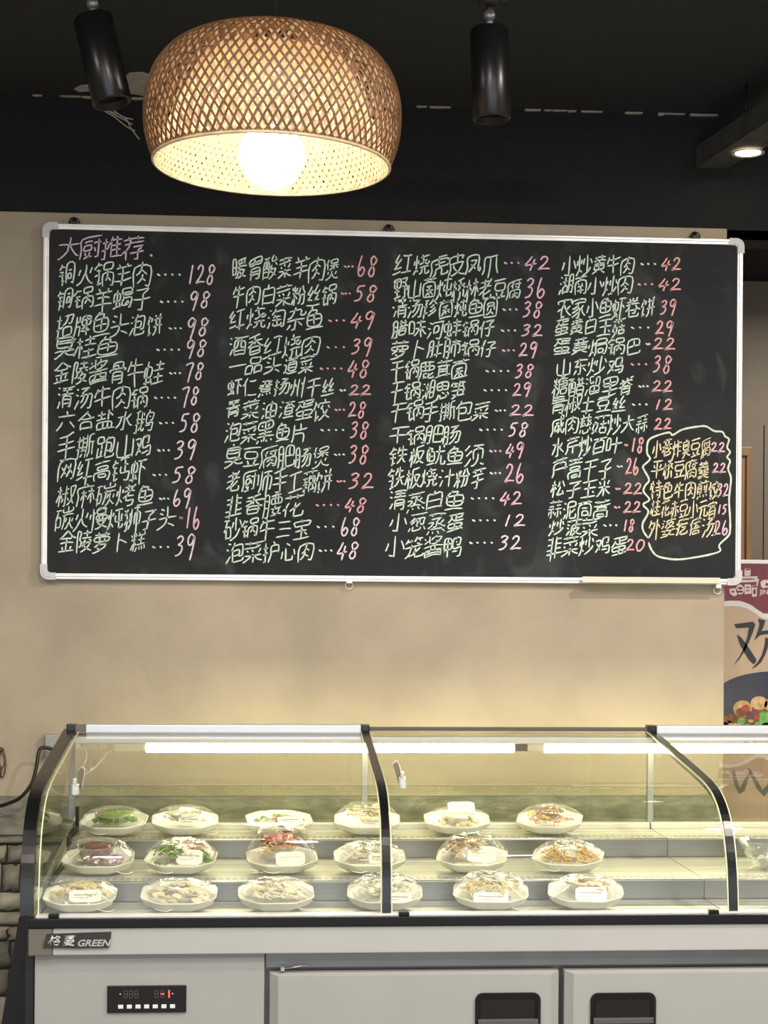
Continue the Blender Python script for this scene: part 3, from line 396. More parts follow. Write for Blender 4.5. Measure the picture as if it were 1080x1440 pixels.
'黄':[[26,13,23,13,11,8,9,8],[40,13,52,8,56,8],[32,41,32,18],[14,26,49,26],[22,55,22,41],[13,50,50,50],[40,55,40,41],[14,26,15,18,49,18,49,33,48,34,15,34,14,33,14,26],[9,41,54,41]],
'黑':[[49,14,53,9],[25,13,25,8],[37,13,39,8],[22,48,24,43],[14,14,11,9,9,7],[41,49,38,42],[32,53,48,53,49,38,14,38,14,53,32,53],[9,21,54,21],[32,53,32,21],[13,29,50,29]],
}
LINES=[
('大厨推荐',84,205,332,362,'t','',0,0,0,0,'t'),
('铜火锅羊肉',82,213,370,403,'w','128',262,304,371,402,'p'),
('铜锅羊蝎子',80,213,405,435,'w','98',266,297,409,440,'p'),
('招牌鱼头泡饼',79,231,441,474,'w','98',262,295,446,478,'p'),
('臭桂鱼',78,168,473,502,'w','98',261,292,477,507,'p'),
('金陵酱骨牛蛙',75,232,506,540,'w','78',260,288,509,541,'p'),
('清汤牛肉锅',80,210,543,575,'w','78',255,281,543,576,'p'),
('六合盐水鹅',80,217,577,606,'w','58',252,283,580,610,'p'),
('手撕跑山鸡',80,215,611,645,'w','39',245,279,617,650,'p'),
('网红高钙虾',81,208,645,677,'w','58',242,277,655,681,'p'),
('椒麻碳烤鱼',79,218,680,712,'w','69',243,271,686,717,'p'),
('碳火慢炖狮子头',79,248,714,745,'w','16',259,283,712,745,'m'),
('金陵萝卜糕',82,207,747,778,'w','39',246,277,750,789,'p'),
('暖胃酸菜羊肉煲',326,478,361,393,'w','68',502,532,359,391,'r'),
('牛肉白菜粉丝锅',327,474,401,430,'w','58',498,532,400,426,'r'),
('红烧淘杂鱼',322,455,432,463,'w','49',493,530,437,465,'r'),
('酒香红烧肉',322,452,471,501,'w','39',494,526,474,503,'r'),
('一品头道菜',321,443,500,526,'w','48',489,521,505,532,'r'),
('虾仁煮扬州干丝',320,472,532,557,'w','22',491,524,540,558,'r'),
('青菜油渣蛋饺',317,465,562,589,'w','28',490,516,564,589,'r'),
('泡菜黑鱼片',316,434,594,623,'w','38',492,520,592,618,'r'),
('臭豆腐肥肠煲',316,464,627,657,'w','38',490,520,625,654,'r'),
('老厨师手工藕饼',318,468,661,693,'w','32',490,528,664,690,'r'),
('韭香腰花',317,428,695,726,'w','48',485,517,699,722,'r'),
('砂锅牛三宝',316,438,729,758,'w','68',479,507,727,755,'p'),
('泡菜护心肉',318,442,762,791,'w','48',474,506,761,788,'p'),
('红烧虎皮凤爪',556,702,358,387,'w','42',738,776,359,381,'m'),
('野山菌炖桥林老豆腐',555,735,391,420,'w','36',738,770,390,421,'m'),
('清汤珍菌炖鱼圆',553,700,420,446,'w','38',735,764,423,448,'m'),
('腊味河蚌锅仔',551,698,450,475,'w','32',733,765,455,475,'m'),
('萝卜肚肺锅仔',551,700,478,503,'w','29',730,758,480,506,'m'),
('干锅鹿茸菌',548,658,506,533,'w','38',724,752,511,533,'m'),
('干锅湘思笋',549,656,536,562,'w','29',721,749,537,561,'m'),
('干锅手撕包菜',548,690,564,591,'w','22',717,753,568,587,'m'),
('干锅肥肠',548,648,600,624,'w','58',715,744,593,616,'p'),
('铁板鱿鱼须',547,682,627,655,'w','49',711,739,621,648,'m'),
('铁板烧汁粉芋',546,683,657,686,'w','26',710,740,651,680,'m'),
('清蒸白鱼',547,655,690,717,'w','42',703,736,690,712,'m'),
('小葱蒸蛋',547,654,721,749,'w','12',705,741,722,742,'p'),
('小笼酱鸭',542,650,754,783,'w','32',701,735,752,775,'p'),
('小炒黄牛肉',790,894,358,386,'w','42',930,960,361,382,'r'),
('湖南小炒肉',787,890,388,414,'w','42',926,960,390,410,'r'),
('农家小鱼虾卷饼',785,922,419,446,'w','39',928,953,420,447,'r'),
('蛋黄白玉菇',780,880,447,471,'w','29',922,949,450,472,'r'),
('蛋黄焗锅巴',778,903,475,499,'w','22',918,952,474,494,'r'),
('山东炒鸡',783,880,502,527,'w','38',918,946,499,526,'r'),
('糖醋溜里脊',778,892,530,556,'w','22',917,948,534,553,'r'),
('青椒土豆丝',775,882,557,580,'w','12',918,948,560,578,'r'),
('咸肉慈菇炒大蒜',776,913,583,610,'w','22',920,946,587,606,'r'),
('水芹炒百叶',776,873,614,641,'w','18',886,906,614,638,'r'),
('芦蒿干子',776,862,644,672,'w','26',880,900,643,669,'r'),
('松子玉米',775,860,675,699,'w','22',877,905,678,697,'r'),
('蒜泥茼蒿',771,858,703,729,'w','22',877,903,704,723,'r'),
('炒菠菜',772,842,729,754,'w','18',875,893,729,749,'r'),
('韭菜炒鸡蛋',769,883,754,781,'w','20',880,908,757,777,'r'),
('小巷炸臭豆腐',917,1000,617,643,'y','22',999,1021,621,638,'m'),
('平桥豆腐羹',916,998,647,673,'y','22',1002,1022,650,667,'m'),
('特色牛肉煎饺',915,1012,676,702,'y','32',1008,1026,679,700,'m'),
('桂花赤豆小元宵',915,1008,703,728,'y','15',1008,1023,708,725,'m'),
('外婆疙瘩汤',912,1007,729,754,'y','26',1004,1026,731,754,'m')]
# ------------------------------------------------------------------ material set
M_wall = mat('tan_plaster', (.42, .352, .262), .75, var=.13, vscale=2.6, bump=.45, bscale=9, detail=7)
M_cem = mat('grey_cement', (.24, .23, .19), .85, var=.3, vscale=14, bump=.5, bscale=30, stretch=(1, 1, 2.5))
M_black = mat('black_wall_paint', (.006, .0065, .0078), .85, var=.2, vscale=40, bump=.15, bscale=60)
M_ceil = mat('black_ceiling_paint', (.018, .0185, .0195), .9, var=.35, vscale=120, bump=.3, bscale=90)
M_beam = mat('dark_grey_duct_paint', (.06, .058, .055), .8, var=.25, vscale=12)
M_soffit = mat('charcoal_soffit', (.03, .028, .026), .85, var=.2, vscale=20)
M_plaster = mat('bare_plaster', (.42, .38, .33), .9, var=.12, vscale=20)
M_floor = mat('floor_tile_grey', (.16, .15, .14), .45, var=.2, vscale=3)
M_side = mat('side_wall_paint', (.30, .26, .2), .8, var=.1)
M_slate = mat('board_slate', (.011, .0125, .0145), .72, col2=(.023, .025, .027), vscale=3.0, bump=.05, bscale=120, spec=.3)
M_alu = mat('silver_aluminium', (.82, .81, .79), .35, .45, var=.05, vscale=20)
M_plas = mat('grey_plastic_corner', (.62, .62, .65), .4)
M_gloss = mat('gloss_black', (.007, .007, .008), .22, spec=.4)
M_matte = mat('matte_black', (.010, .010, .011), .45)
M_steel = mat('brushed_steel', (.58, .57, .50), .34, .65, var=.28, vscale=5, stretch=(.15, 9, 9))
M_riser = mat('shaded_riser_steel', (.25, .25, .24), .3, .95, var=.06, vscale=8, stretch=(1, 30, 30))  # shelf steel in a darker colour, painting the unlit look of the risers
M_steel2 = mat('dull_steel', (.22, .22, .225), .4, .7, var=.06, vscale=10)
M_white = mat('white_enamel', (.325, .328, .318), .38, var=.02)
M_band = mat('white_band_enamel', (.40, .405, .39), .3, var=.02)
M_rail = mat('pale_rail', (.62, .65, .70), .35, .25)
M_cap = mat('taupe_end_cap', (.13, .12, .10), .45)
M_glass = glass_mat('case_glass', (.975, .985, .93), .85, .01, .015)
M_edge = mat('glass_edge', (.62, .68, .42), .25)
M_chrome = mat('chrome', (.8, .8, .8), .12, 1.0)
M_tube = emis('lit_tube', (1.0, .94, .60), 30.0)
M_plate = mat('white_plate', (.78, .77, .70), .35, var=.02)
M_film = glass_mat('cling_film', (.985, .985, .97), 1.0, .10, .0, bump=.35, haze=.02, bscale=35)
M_tub = glass_mat('clear_tub', (.93, .94, .92), .9, .1, .08, haze=.14, hazecol=(.9, .9, .85))
M_paper = mat('label_paper', (.8, .78, .72), .5)
M_ink = mat('label_ink', (.22, .2, .18), .6)
M_yink = mat('label_yellow_ink', (.7, .55, .12), .6)

# ------------------------------------------------------------------ structure
def struct(name, mb, m, parent=None):
    o = mb.build(name, m, parent); o['kind'] = 'structure'; return o
WX = 1.622
floor = struct('floor', MB().box(-4, 4.5, -2, 8.2, -.1, 0), M_floor)
wb = MB()
wb.box(-4, WX, 5.8, 5.95, 1.013, 3.0, bev=.004)
wall_back = struct('wall_back', wb, M_wall)
o = MB().box(-4, WX, 5.79, 5.95, 0, 1.013).build('cement_band', M_cem, wall_back); o['label'] = 'rough grey cement lower band'
struct('wall_upper', MB().box(-4, 4.5, 5.815, 5.97, 3.0, CEIL), M_black)
ceiling = struct('ceiling', MB().box(-4, 4.5, -2, 5.97, CEIL, CEIL + .1), M_ceil)
struct('wall_left', MB().box(-4.1, -4, -2, 8.2, 0, 3.5), M_side)
struct('wall_right', MB().box(4.5, 4.6, -2, 8.2, 0, 3.5), M_side)
# the room beyond the end of the wall
M_far = mat('far_wall_greige', (.27, .235, .19), .8, var=.06, vscale=4)
wf = struct('wall_far', MB().box(.5, 4.5, 8.0, 8.2, 0, 3.26), M_far)
struct('ceiling_far', MB().box(.5, 4.5, 5.97, 8.2, 3.26, 3.36), M_black)
struct('wall_far_left', MB().box(.4, .5, 5.95, 8.2, 0, 3.3), M_side)
struct('soffit', MB().box(WX + .008, 4.5, 5.82, 6.12, 3.0, 3.185, bev=.006), M_soffit)
M_panel = mat('far_panel', (.235, .205, .165), .7, var=.05, vscale=3)
zt = P(1060, 597, 7.97).z
xs = P(1073, 700, 7.97).x
for a, b in ((xs - .62, xs - .002), (xs + .002, xs + .62), (xs + .632, xs + 1.2)):
    o = MB().box(a, b, 7.96, 7.995, 0, zt, bev=.004).build('wall_panel', M_panel, wf)
dx1 = P(1058, 700, 7.9).x; dz = P(1050, 628, 7.9).z
M_wood = mat('orange_brown_wood', (.33, .19, .085), .45, var=.15, vscale=6, stretch=(12, 12, 1))
M_red = mat('dark_red_inlay', (.06, .012, .01), .5)
d1 = struct('door_1', MB().box(dx1 - .85, dx1, 7.9, 7.955, 0, dz, bev=.006), M_wood)
ins = .042
b = MB()
b.box(dx1 - .036, dx1 - .028, 7.895, 7.902, .1, dz - ins); b.box(dx1 - .85 + ins, dx1 - .84 + ins, 7.895, 7.902, .1, dz - ins)
b.box(dx1 - .85 + ins, dx1 - .028, 7.895, 7.902, dz - ins - .01, dz - ins)
o = b.build('inlay_line', M_red, d1)
# broken strip of bare plaster where ceiling meets wall
b = MB(); x = -1.2
while x < 1.56:
    l = random.uniform(.02, .11); h = random.uniform(.002, .006)
    if random.random() < (.8 if x > .1 else .55):
        z = CEIL - .001
        b.prism([(x, z - h), (x + l * .3, z - h * 1.4), (x + l, z - h * .8), (x + l, z), (x, z)], 5.800, 5.816)
    x += l + random.uniform(.0, .02)
o = b.build('trim_1', M_plaster); o['kind'] = 'structure'
# bare patch on the ceiling
def PC(px, py, z):
    d = _f * F + _X * (px - 540) - _Y * (py - HOR); t = (z - CZ) / d.z
    return Vector((d.x * t, d.y * t, z))
pp = [(104, 124), (112, 128), (135, 126), (150, 130), (190, 131), (214, 136), (217, 118), (216, 106), (200, 101), (182, 102), (172, 109), (150, 115), (128, 118), (112, 120)]
b = MB(); q = [PC(a, c, CEIL) for a, c in pp]
b.prism([(v.x, v.y) for v in q], CEIL - .004, CEIL + .002, 'z')
o = b.build('plaster_patch', M_plaster, ceiling); o['label'] = 'pale patch of bare plaster showing through the black paint'
# slanting duct with a downlight
A0 = P(930, 268, 5.80); A1 = P(967, 274, 5.80)
zb = 3.215
B0 = PC(1084, 168, zb); B1 = PC(1084, 203, zb)
A0 = PC(932, 266, zb); A1 = PC(958, 272, zb)
dr = (B0 - A0) * 1.2; B0 = A0 + dr; dr2 = (B1 - A1) * 1.2; B1 = A1 + dr2
b = MB(); ht = .075
vs = [A0, A1, B1, B0]; vs2 = [v + Vector((0, 0, ht)) for v in vs]
b.add(vs + vs2, [(3, 2, 1, 0), (4, 5, 6, 7), (0, 1, 5, 4), (1, 2, 6, 5), (2, 3, 7, 6), (3, 0, 4, 7)])
duct = thing('ceiling_duct', 'dark grey duct slanting from the black wall towards the right edge', 'duct', (A0.x, A0.y, zb))
b.build('duct_body', M_beam, duct)
for t in (.28, .62):
    p = (A0 + (B0 - A0) * t); MB().tube([(p.x + .02, p.y, zb + ht), (p.x + .02, p.y, CEIL)], .004, 6).build('hanger_rod', M_matte, duct)
c = PC(1052, 215, zb - .004)
dl = thing('downlight', 'lit round recessed downlight glowing warm near the right edge', 'downlight', (c.x, c.y, zb))
MB().lathe([(.042, 0), (.052, -.004), (.056, -.002), (.056, .0)], c, 32).build('trim_ring', M_alu, dl)
MB().lathe([(.0, -.003), (.02, -.004), (.043, -.001), (.043, .003), (0, .004)], c, 32).build('lens', emis('downlight_lens', (1, .80, .42), 14.0), dl)
for x, y, p in DOWN:   # the lamps of the room that stand above and behind the photographer
    where = ('left' if x < -.5 else 'right' if x > 1.6 else 'middle') + (' of the ceiling just before the counter' if y > 2 else ' of the ceiling near the shop front')
    if x == 2.9: where = 'far right corner of the ceiling'
    t = thing('room_downlight', 'round recessed downlight, ' + where, 'downlight', (x, y, CEIL), group='room downlights')
    MB().lathe([(.075, -.001), (.08, -.008), (.095, -.008), (.1, 0)], (x, y, CEIL), 24).build('trim_ring', M_alu, t)
    MB().lathe([(0, -.004), (.076, -.004), (.076, 0), (0, 0)], (x, y, CEIL), 24).build('lens', emis('lens_glow', (1, .86, .66), 12), t)

# ------------------------------------------------------------------ stone cladding, lower left
M_stone = mat('cladding_stone', (.27, .25, .20), .9, col2=(.50, .46, .38), vscale=9, bump=.9, bscale=24)
M_stone2 = mat('cladding_stone_dark', (.12, .115, .095), .9, col2=(.26, .24, .2), vscale=12, bump=.9, bscale=30)
M_gap = mat('mortar_dark', (.05, .047, .04), .95, bump=.5)
clad = struct('wall_cladding', MB().box(-1.75, -.5, 5.775, 5.792, 0, .885), M_gap)
random.seed(11)
z = 0.005
def stone_mesh(w, d, h, sd):
    b = MB(); nx, nz = 4, 3; vs = []; fs = []
    for j in range(nz + 1):
        for i in range(nx + 1):
            u = i / nx; v = j / nz
            e = 1.0 if (0 < i < nx and 0 < j < nz) else .45
            dep = d * e * (.8 + .45 * noise.noise(Vector((u * 2.1 + sd, v * 2.3, sd * .7))))
            jx = .09 * w * noise.noise(Vector((u * 3, v * 3 + sd, 1))); jz = .16 * h * noise.noise(Vector((u * 3 + sd, v * 3, 5)))
            vs.append((u * w - w / 2 + jx, -dep, v * h - h / 2 + jz))
    n = (nx + 1) * (nz + 1)
    ring = [i for i in range(nx + 1)] + [j * (nx + 1) + nx for j in range(1, nz + 1)] + [nz * (nx + 1) + i for i in range(nx - 1, -1, -1)] + [j * (nx + 1) for j in range(nz - 1, 0, -1)]
    for j in range(nz):
        for i in range(nx):
            a = j * (nx + 1) + i; fs.append((a, a + 1, a + nx + 2, a + nx + 1))
    back = []
    for k in ring: back.append(len(vs)); vs.append((vs[k][0], .0, vs[k][2]))
    for k in range(len(ring)): fs.append((ring[k], ring[(k + 1) % len(ring)], back[(k + 1) % len(ring)], back[k]))
    b.add(vs, fs, 0, True); return b
while z < .87:
    h = random.choice([.05, .065, .08, .095, .11]); h = min(h, .885 - z)
    x = -1.75 + random.uniform(-.06, 0)
    while x < -.5:
        w = random.uniform(.06, .17) if h > .06 else random.uniform(.1, .24)
        x2 = min(x + w, -.5)
        if x2 - max(x, -1.75) > .03:
            xa = max(x, -1.75)
            b = stone_mesh(x2 - xa - .008, random.uniform(.018, .04), h - .009, random.uniform(0, 90))
            o = b.build('stone', random.choice([M_stone, M_stone, M_stone2]), clad, local=True)
            o.location = ((xa + x2) / 2, 5.776, z + h / 2)
        x += w
    z += h
# ------------------------------------------------------------------ blackboard
SY = 5.772           # writing surface
bx0, bx1, bz0, bz1 = -.7415, 1.671, 1.751, 2.957
board = thing('blackboard', 'large aluminium framed blackboard menu covered in chalk handwriting, hung on the tan wall', 'blackboard', (.465, SY + .02, bz0))
M_slate.node_tree  # smudges
nt = M_slate.node_tree; bs = nt.nodes['Principled BSDF']
tc = nt.nodes.new('ShaderNodeTexCoord'); mp = nt.nodes.new('ShaderNodeMapping'); nt.links.new(tc.outputs['Object'], mp.inputs[0])
mp.inputs['Scale'].default_value = (1.4, 1, 1.0); mp.inputs['Rotation'].default_value = (0, .5, 0)
n1 = nt.nodes.new('ShaderNodeTexNoise'); n1.inputs['Scale'].default_value = 5.5; n1.inputs['Detail'].default_value = 7; n1.inputs['Distortion'].default_value = 1.2
nt.links.new(mp.outputs[0], n1.inputs['Vector'])
r1 = nt.nodes.new('ShaderNodeValToRGB'); r1.color_ramp.elements[0].position = .55; r1.color_ramp.elements[1].position = .78
r1.color_ramp.elements[0].color = (0, 0, 0, 1); r1.color_ramp.elements[1].color = (.036, .039, .038, 1)
nt.links.new(n1.outputs['Fac'], r1.inputs[0])
old = bs.inputs['Base Color'].links[0].from_socket
mxn = nt.nodes.new('ShaderNodeMix'); mxn.data_type = 'RGBA'; mxn.blend_type = 'ADD'; mxn.inputs[0].default_value = 1
nt.links.new(old, mxn.inputs[6]); nt.links.new(r1.outputs[0], mxn.inputs[7]); nt.links.new(mxn.outputs[2], bs.inputs['Base Color'])
fw = .021
o = MB().box(bx0 + .008, bx1 - .008, SY, SY + .02, bz0 + .008, bz1 - .008).build('writing_surface', M_slate, board); o['label'] = 'dark slate-grey writing surface with erased chalk smudges'
cl = .046
def rail(x0, x1, z0, z1, horiz):
    b = MB(); y = SY
    b.box(x0, x1, y - .006, SY + .02, z0, z1, bev=.002)
    if horiz: b.box(x0, x1, y - .012, y - .005, (z0 + z1) / 2 - .001, (z0 + z1) / 2 + .007 if z0 > 2 else (z0 + z1) / 2 + .006, bev=.0015)
    else: b.box((x0 + x1) / 2 - .005, (x0 + x1) / 2 + .005, y - .012, y - .005, z0, z1, bev=.0015)
    b.build('frame_rail', M_alu, board)
rail(bx0 + cl, bx1 - cl, bz1 - fw, bz1 - .001, True); rail(bx0 + cl, bx1 - cl, bz0 + .001, bz0 + fw, True)
rail(bx0 + .001, bx0 + fw, bz0 + cl, bz1 - cl, False); rail(bx1 - fw, bx1 - .001, bz0 + cl, bz1 - cl, False)
for sx, sz in ((-1, -1), (-1, 1), (1, -1), (1, 1)):
    cx = bx0 - .001 if sx < 0 else bx1 + .001; cz = bz0 - .001 if sz < 0 else bz1 + .001
    R = .028; L = cl + .006; r2 = .012; w = fw + .003
    poly = [(L, 0), (R, 0)] + [(R - R * sin(t * pi / 10), R - R * cos(t * pi / 10)) for t in range(1, 5)] + [(0, R), (0, L), (w, L), (w, w + r2)] + \
           [(w + r2 - r2 * cos(t * pi / 8), w + r2 - r2 * sin(t * pi / 8)) for t in range(1, 4)] + [(w + r2, w), (L, w)]
    q = [(cx - sx * a, cz - sz * c) for a, c in poly]
    b = MB().prism(q, SY - .014, SY + .021)
    b.prism([(cx - sx * (a * .55 + .009), cz - sz * (c * .55 + .009)) for a, c in poly], SY - .017, SY - .013)
    b.build('corner_cap', M_plas, board)
for px, py in ((104, 317), (547, 327), (978, 337)):
    c = P(px, py, SY); b = MB()
    b.box(c.x - .012, c.x + .012, SY - .009, SY + .024, c.z - .004, c.z + .014, bev=.002)
    b.tube(catmull([(c.x - .02, SY + .015, c.z + .002), (c.x - .012, SY + .004, c.z + .022), (c.x, SY + .002, c.z + .027), (c.x + .014, SY + .004, c.z + .02), (c.x + .02, SY + .015, c.z)], 4), .0022, 6)
    b.lathe([(0, 0), (.008, 0), (.008, .01), (0, .012)], (c.x, SY + .018, c.z + .02), 10, rot=Matrix.Rotation(pi / 2, 3, 'X'))
    b.build('hanging_hook', M_matte, board)
for px, py in ((491, 822), (1010, 829)):
    c = P(px, py, SY); b = MB()
    b.tube(catmull([(c.x + .013 * cos(a), SY + .01, c.z - .002 + .013 * sin(a)) for a in [i * pi / 5 for i in range(10)]], 3, True) , .0018, 6)
    b.box(c.x - .010, c.x + .010, SY - .008, SY + .01, c.z + .004, c.z + .016, bev=.002)
    b.build('hanging_ring', M_alu, board)
# chalk tray
a = P(818, 811, SY - .04); c = P(1011, 824, SY - .04)
b = MB(); z0 = bz0 + .002
b.prism([(SY - .006, z0), (SY - .055, z0 + .002), (SY - .055, z0 + .022), (SY - .052, z0 + .022), (SY - .050, z0 + .006), (SY - .006, z0 + .005)], a.x, c.x, 'x')
b.build('chalk_tray', mat('cream_tray', (.72, .68, .55), .35, .1), board)

# ---- chalk writing
def chalk(name, col):
    return mat(name, tuple(k * .8 for k in col), .95, col2=col, vscale=260, detail=2, spec=.1)
CH = {'w': chalk('pale_green_chalk', (.80, .97, .84)), 'p': chalk('pink_white_chalk', (.96, .80, .90)), 'm': chalk('magenta_chalk', (.96, .60, .76)),
      'r': chalk('coral_pink_chalk', (.97, .52, .54)), 'y': chalk('yellow_chalk', (.97, .87, .58)), 't': chalk('lilac_chalk', (.80, .66, .80)), 'c': chalk('cloud_chalk', (.80, .92, .76))}
GL = {}
for ch_, sts in GLYPHS.items():
    GL[ch_] = [[((st[i] / 63 * 144 - 8) / 128, (st[i + 1] / 63 * 144 - 8) / 128) for i in range(0, len(st), 2)] for st in sts]
DG = {'0': [[(.6, .95), (.3, .9), (.05, .5), (.2, .08), (.5, .05), (.85, .4), (.85, .8), (.6, .97)]],
      '1': [[(.62, 1), (.5, .5), (.4, 0)]],
      '2': [[(.08, .75), (.3, .97), (.62, .93), (.66, .7), (.4, .38), (-.02, .05), (.35, .12), (1.0, .12)]],
      '3': [[(.12, .86), (.45, 1), (.74, .9), (.6, .7), (.28, .56), (.62, .52), (.68, .32), (.42, .1), (.0, .02)]],
      '4': [[(.5, 1), (.28, .68), (.0, .36), (.3, .36), (.95, .48)], [(.76, .8), (.6, .4), (.46, -.05)]],
      '5': [[(.32, .95), (.2, .62), (.48, .64), (.66, .42), (.48, .12), (.0, .02)], [(.32, .95), (.6, .97), (.92, 1.0)]],
      '6': [[(.42, 1.05), (.18, .6), (.1, .22), (.3, .0), (.62, .08), (.76, .32), (.5, .46), (.2, .24)]],
      '7': [[(.02, .84), (.3, .93), (.85, .96), (.6, .5), (.36, -.1)]],
      '8': [[(.86, .82), (.58, 1), (.28, .86), (.36, .6), (.64, .36), (.6, .1), (.3, .0), (.1, .2), (.38, .48), (.76, .68), (.9, .9)]],
      '9': [[(.76, .86), (.46, 1), (.14, .8), (.2, .55), (.5, .55), (.8, .9), (.7, .5), (.54, .1), (.42, -.15)]]}
CY = SY - .0006
def ribbon(b, pts, w):
    """pts: photo positions of one chalk stroke, laid on the board as a thin raised line"""
    if len(pts) < 2: return
    q = [P(x, y, CY) for x, y in pts]; n = len(q); vs = []
    for i in range(n):
        t = q[min(i + 1, n - 1)] - q[max(i - 1, 0)]
        if t.length < 1e-9: t = Vector((1, 0, 0))
        t.normalize(); nn = Vector((-t.z, 0, t.x))
        k = .55 if i in (0, n - 1) else 1
        ww = w * k * random.uniform(.82, 1.15)
        vs += [q[i] + nn * ww, q[i] - nn * ww]
    b.add(vs, [(2 * i, 2 * i + 1, 2 * i + 3, 2 * i + 2) for i in range(n - 1)])
def smooth2(p, k=3):
    v = catmull([(a, c, 0) for a, c in p], k); return [(a.x, a.y) for a in v]
def glyph(b, ch, x0, x1, y0, y1, w, tall=True):
    rs = random.uniform(.92, 1.1); tilt = random.uniform(.14, .27); lean = random.uniform(.06, .2)
    s1, s2 = random.uniform(0, 50), random.uniform(0, 50)
    if len(GL[ch]) > 11: w = w * .84
    for st in GL[ch]:
        out = []
        sj = random.uniform(-.025, .025), random.uniform(-.03, .03)
        dy = st[-1][1] - st[0][1]; dx = st[-1][0] - st[0][0]
        st = list(st)
        if len(st) == 2 and dy < -.55 and abs(dx) < .12 and tall and random.random() < .5:
            st[-1] = (st[-1][0] - .04, st[-1][1] - random.uniform(.1, .32))
        elif len(st) == 2 and abs(dy) < .05 and dx > .5 and random.random() < .5:
            st[-1] = (st[-1][0] + random.uniform(.0, .14), st[-1][1])
        if len(st) == 2:
            m = ((st[0][0] + st[1][0]) / 2 + random.uniform(-.02, .02), (st[0][1] + st[1][1]) / 2 + random.uniform(-.015, .03)); st.insert(1, m)
        for u, v in st:
            u2 = u + .05 * noise.noise(Vector((u * 2.2, v * 2.2, s1))) + sj[0]
            v2 = v + .06 * noise.noise(Vector((u * 2.2, v * 2.2, s2))) + sj[1]
            uu = .5 + (u2 - .5) * rs * 1.08 + lean * (v2 - .5); vv = .5 + (v2 - .5) * rs * 1.1 + tilt * (u2 - .5)
            out.append((x0 + uu * (x1 - x0), y1 - vv * (y1 - y0)))
        ribbon(b, smooth2(out, 3), w)
random.seed(5)
HW = 2.05 / 408 / 2
for (tx, x0, x1, y0, y1, c, pr, p0, p1, q0, q1, pc) in LINES:
    b = MB(); n = len(tx); sp = (x1 - x0) / n; xx = x0
    ws = [random.uniform(.9, 1.1) for _ in tx]; k = (x1 - x0) / sum(ws)
    slope = .012
    for ch, wgt in zip(tx, ws):
        cw = wgt * k; jy = random.uniform(-1.2, 1.2); e = cw * .03
        glyph(b, ch, xx - e, xx + cw - e, y0 + jy, y1 + jy + (0 if n < 7 else 0), HW * (1.0 if cw > 14 else .85), cw > 17)
        xx += cw
    b.build('dish_name', CH[c], board)
    if c == 't':
        b = MB(); ribbon(b, [(211, 358), (212.5, 359), (214, 360.5)], HW * 1.6); b.build('leader_dots', CH['t'], board)['kind'] = 'stuff'; continue
    if pr:
        b = MB(); n = len(pr); cw = (p1 - p0) / n
        for i, ch in enumerate(pr):
            a = p0 + i * cw + cw * .06
            H = q1 - q0; tail = any(k in '97' for k in pr) and H > 22
            for st in DG[ch]:
                r = random.uniform(.95, 1.03)
                if tail and ch in '97': top, hh = q0 + 1, (H - 2) / 1.18
                elif tail: top, hh = q0 + H * (.10 if i == 0 else .04), H * .76
                else: top, hh = q0 + 1.5, H - 3
                hh *= r
                ribbon(b, smooth2([(a + (u + .16 * (v - .5)) * cw * .86, top + (1 - v) * hh) for u, v in st], 4), HW * 1.12)
        b.build('price', CH[pc], board)
        gap = p0 - x1
        if gap > 9 and c != 'y':
            b = MB(); m = 2 if gap < 22 else (3 if gap < 45 else 4); ym = (q0 + q1) / 2
            st = x1 + 4 + max(0, gap - 48)
            for i in range(m):
                a = st + (p0 - 4 - st) * (i + .3) / m
                ribbon(b, [(a, ym - 1.2), (a + 1.5, ym - .3), (a + (4.5 if i == 0 else 3), ym + (1.2 if i == 0 else .4))], HW * 1.35)
            b.build('leader_dots', CH['w' if random.random() < .5 or pc == 'p' else pc], board)['kind'] = 'stuff'
cloud = [(545, 600), (520, 562), (518, 525), (540, 485), (545, 460), (520, 430), (552, 405), (522, 365), (530, 335), (550, 305), (525, 255), (520, 235), (555, 200), (540, 170), (545, 110), (580, 85), (650, 65), (670, 78), (720, 50), (800, 35), (840, 35), (880, 58), (920, 62), (935, 85), (955, 100), (945, 140), (960, 165), (945, 190), (960, 210), (950, 250), (965, 300), (955, 400), (960, 500), (960, 560), (950, 590), (905, 635), (910, 665), (850, 685), (755, 702), (700, 708), (650, 705), (590, 690), (560, 655), (548, 622)]
b = MB(); ribbon(b, smooth2([(760 + u / 3.6, 590 + v / 3.6) for u, v in cloud], 4), HW * 1.3)
o = b.build('chalk_outline', CH['c'], board); o['label'] = 'wavy chalk outline drawn around five yellow dishes'
# ------------------------------------------------------------------ pendant lamp
random.seed(3)
pc = Vector((.0195, 4.0, 2.705))
pend = thing('pendant_lamp', 'large woven rattan dome pendant lamp, lit, hanging above the blackboard', 'lamp', pc, (0, radians(1.0), 0))
def prof_out(t):   # t 0 rim .. 1 crown
    pts = [(.279, 0), (.298, .055), (.304, .11), (.299, .165), (.278, .22), (.235, .265), (.165, .293), (.085, .305), (.035, .308)]
    x = t * (len(pts) - 1); i = min(int(x), len(pts) - 2); f = x - i
    a, b_, c_, d = pts[max(i - 1, 0)], pts[i], pts[i + 1], pts[min(i + 2, len(pts) - 1)]
    h = lambda k: .5 * ((2 * b_[k]) + (c_[k] - a[k]) * f + (2 * a[k] - 5 * b_[k] + 4 * c_[k] - d[k]) * f * f + (3 * b_[k] - a[k] - 3 * c_[k] + d[k]) * f ** 3)
    return h(0), h(1)
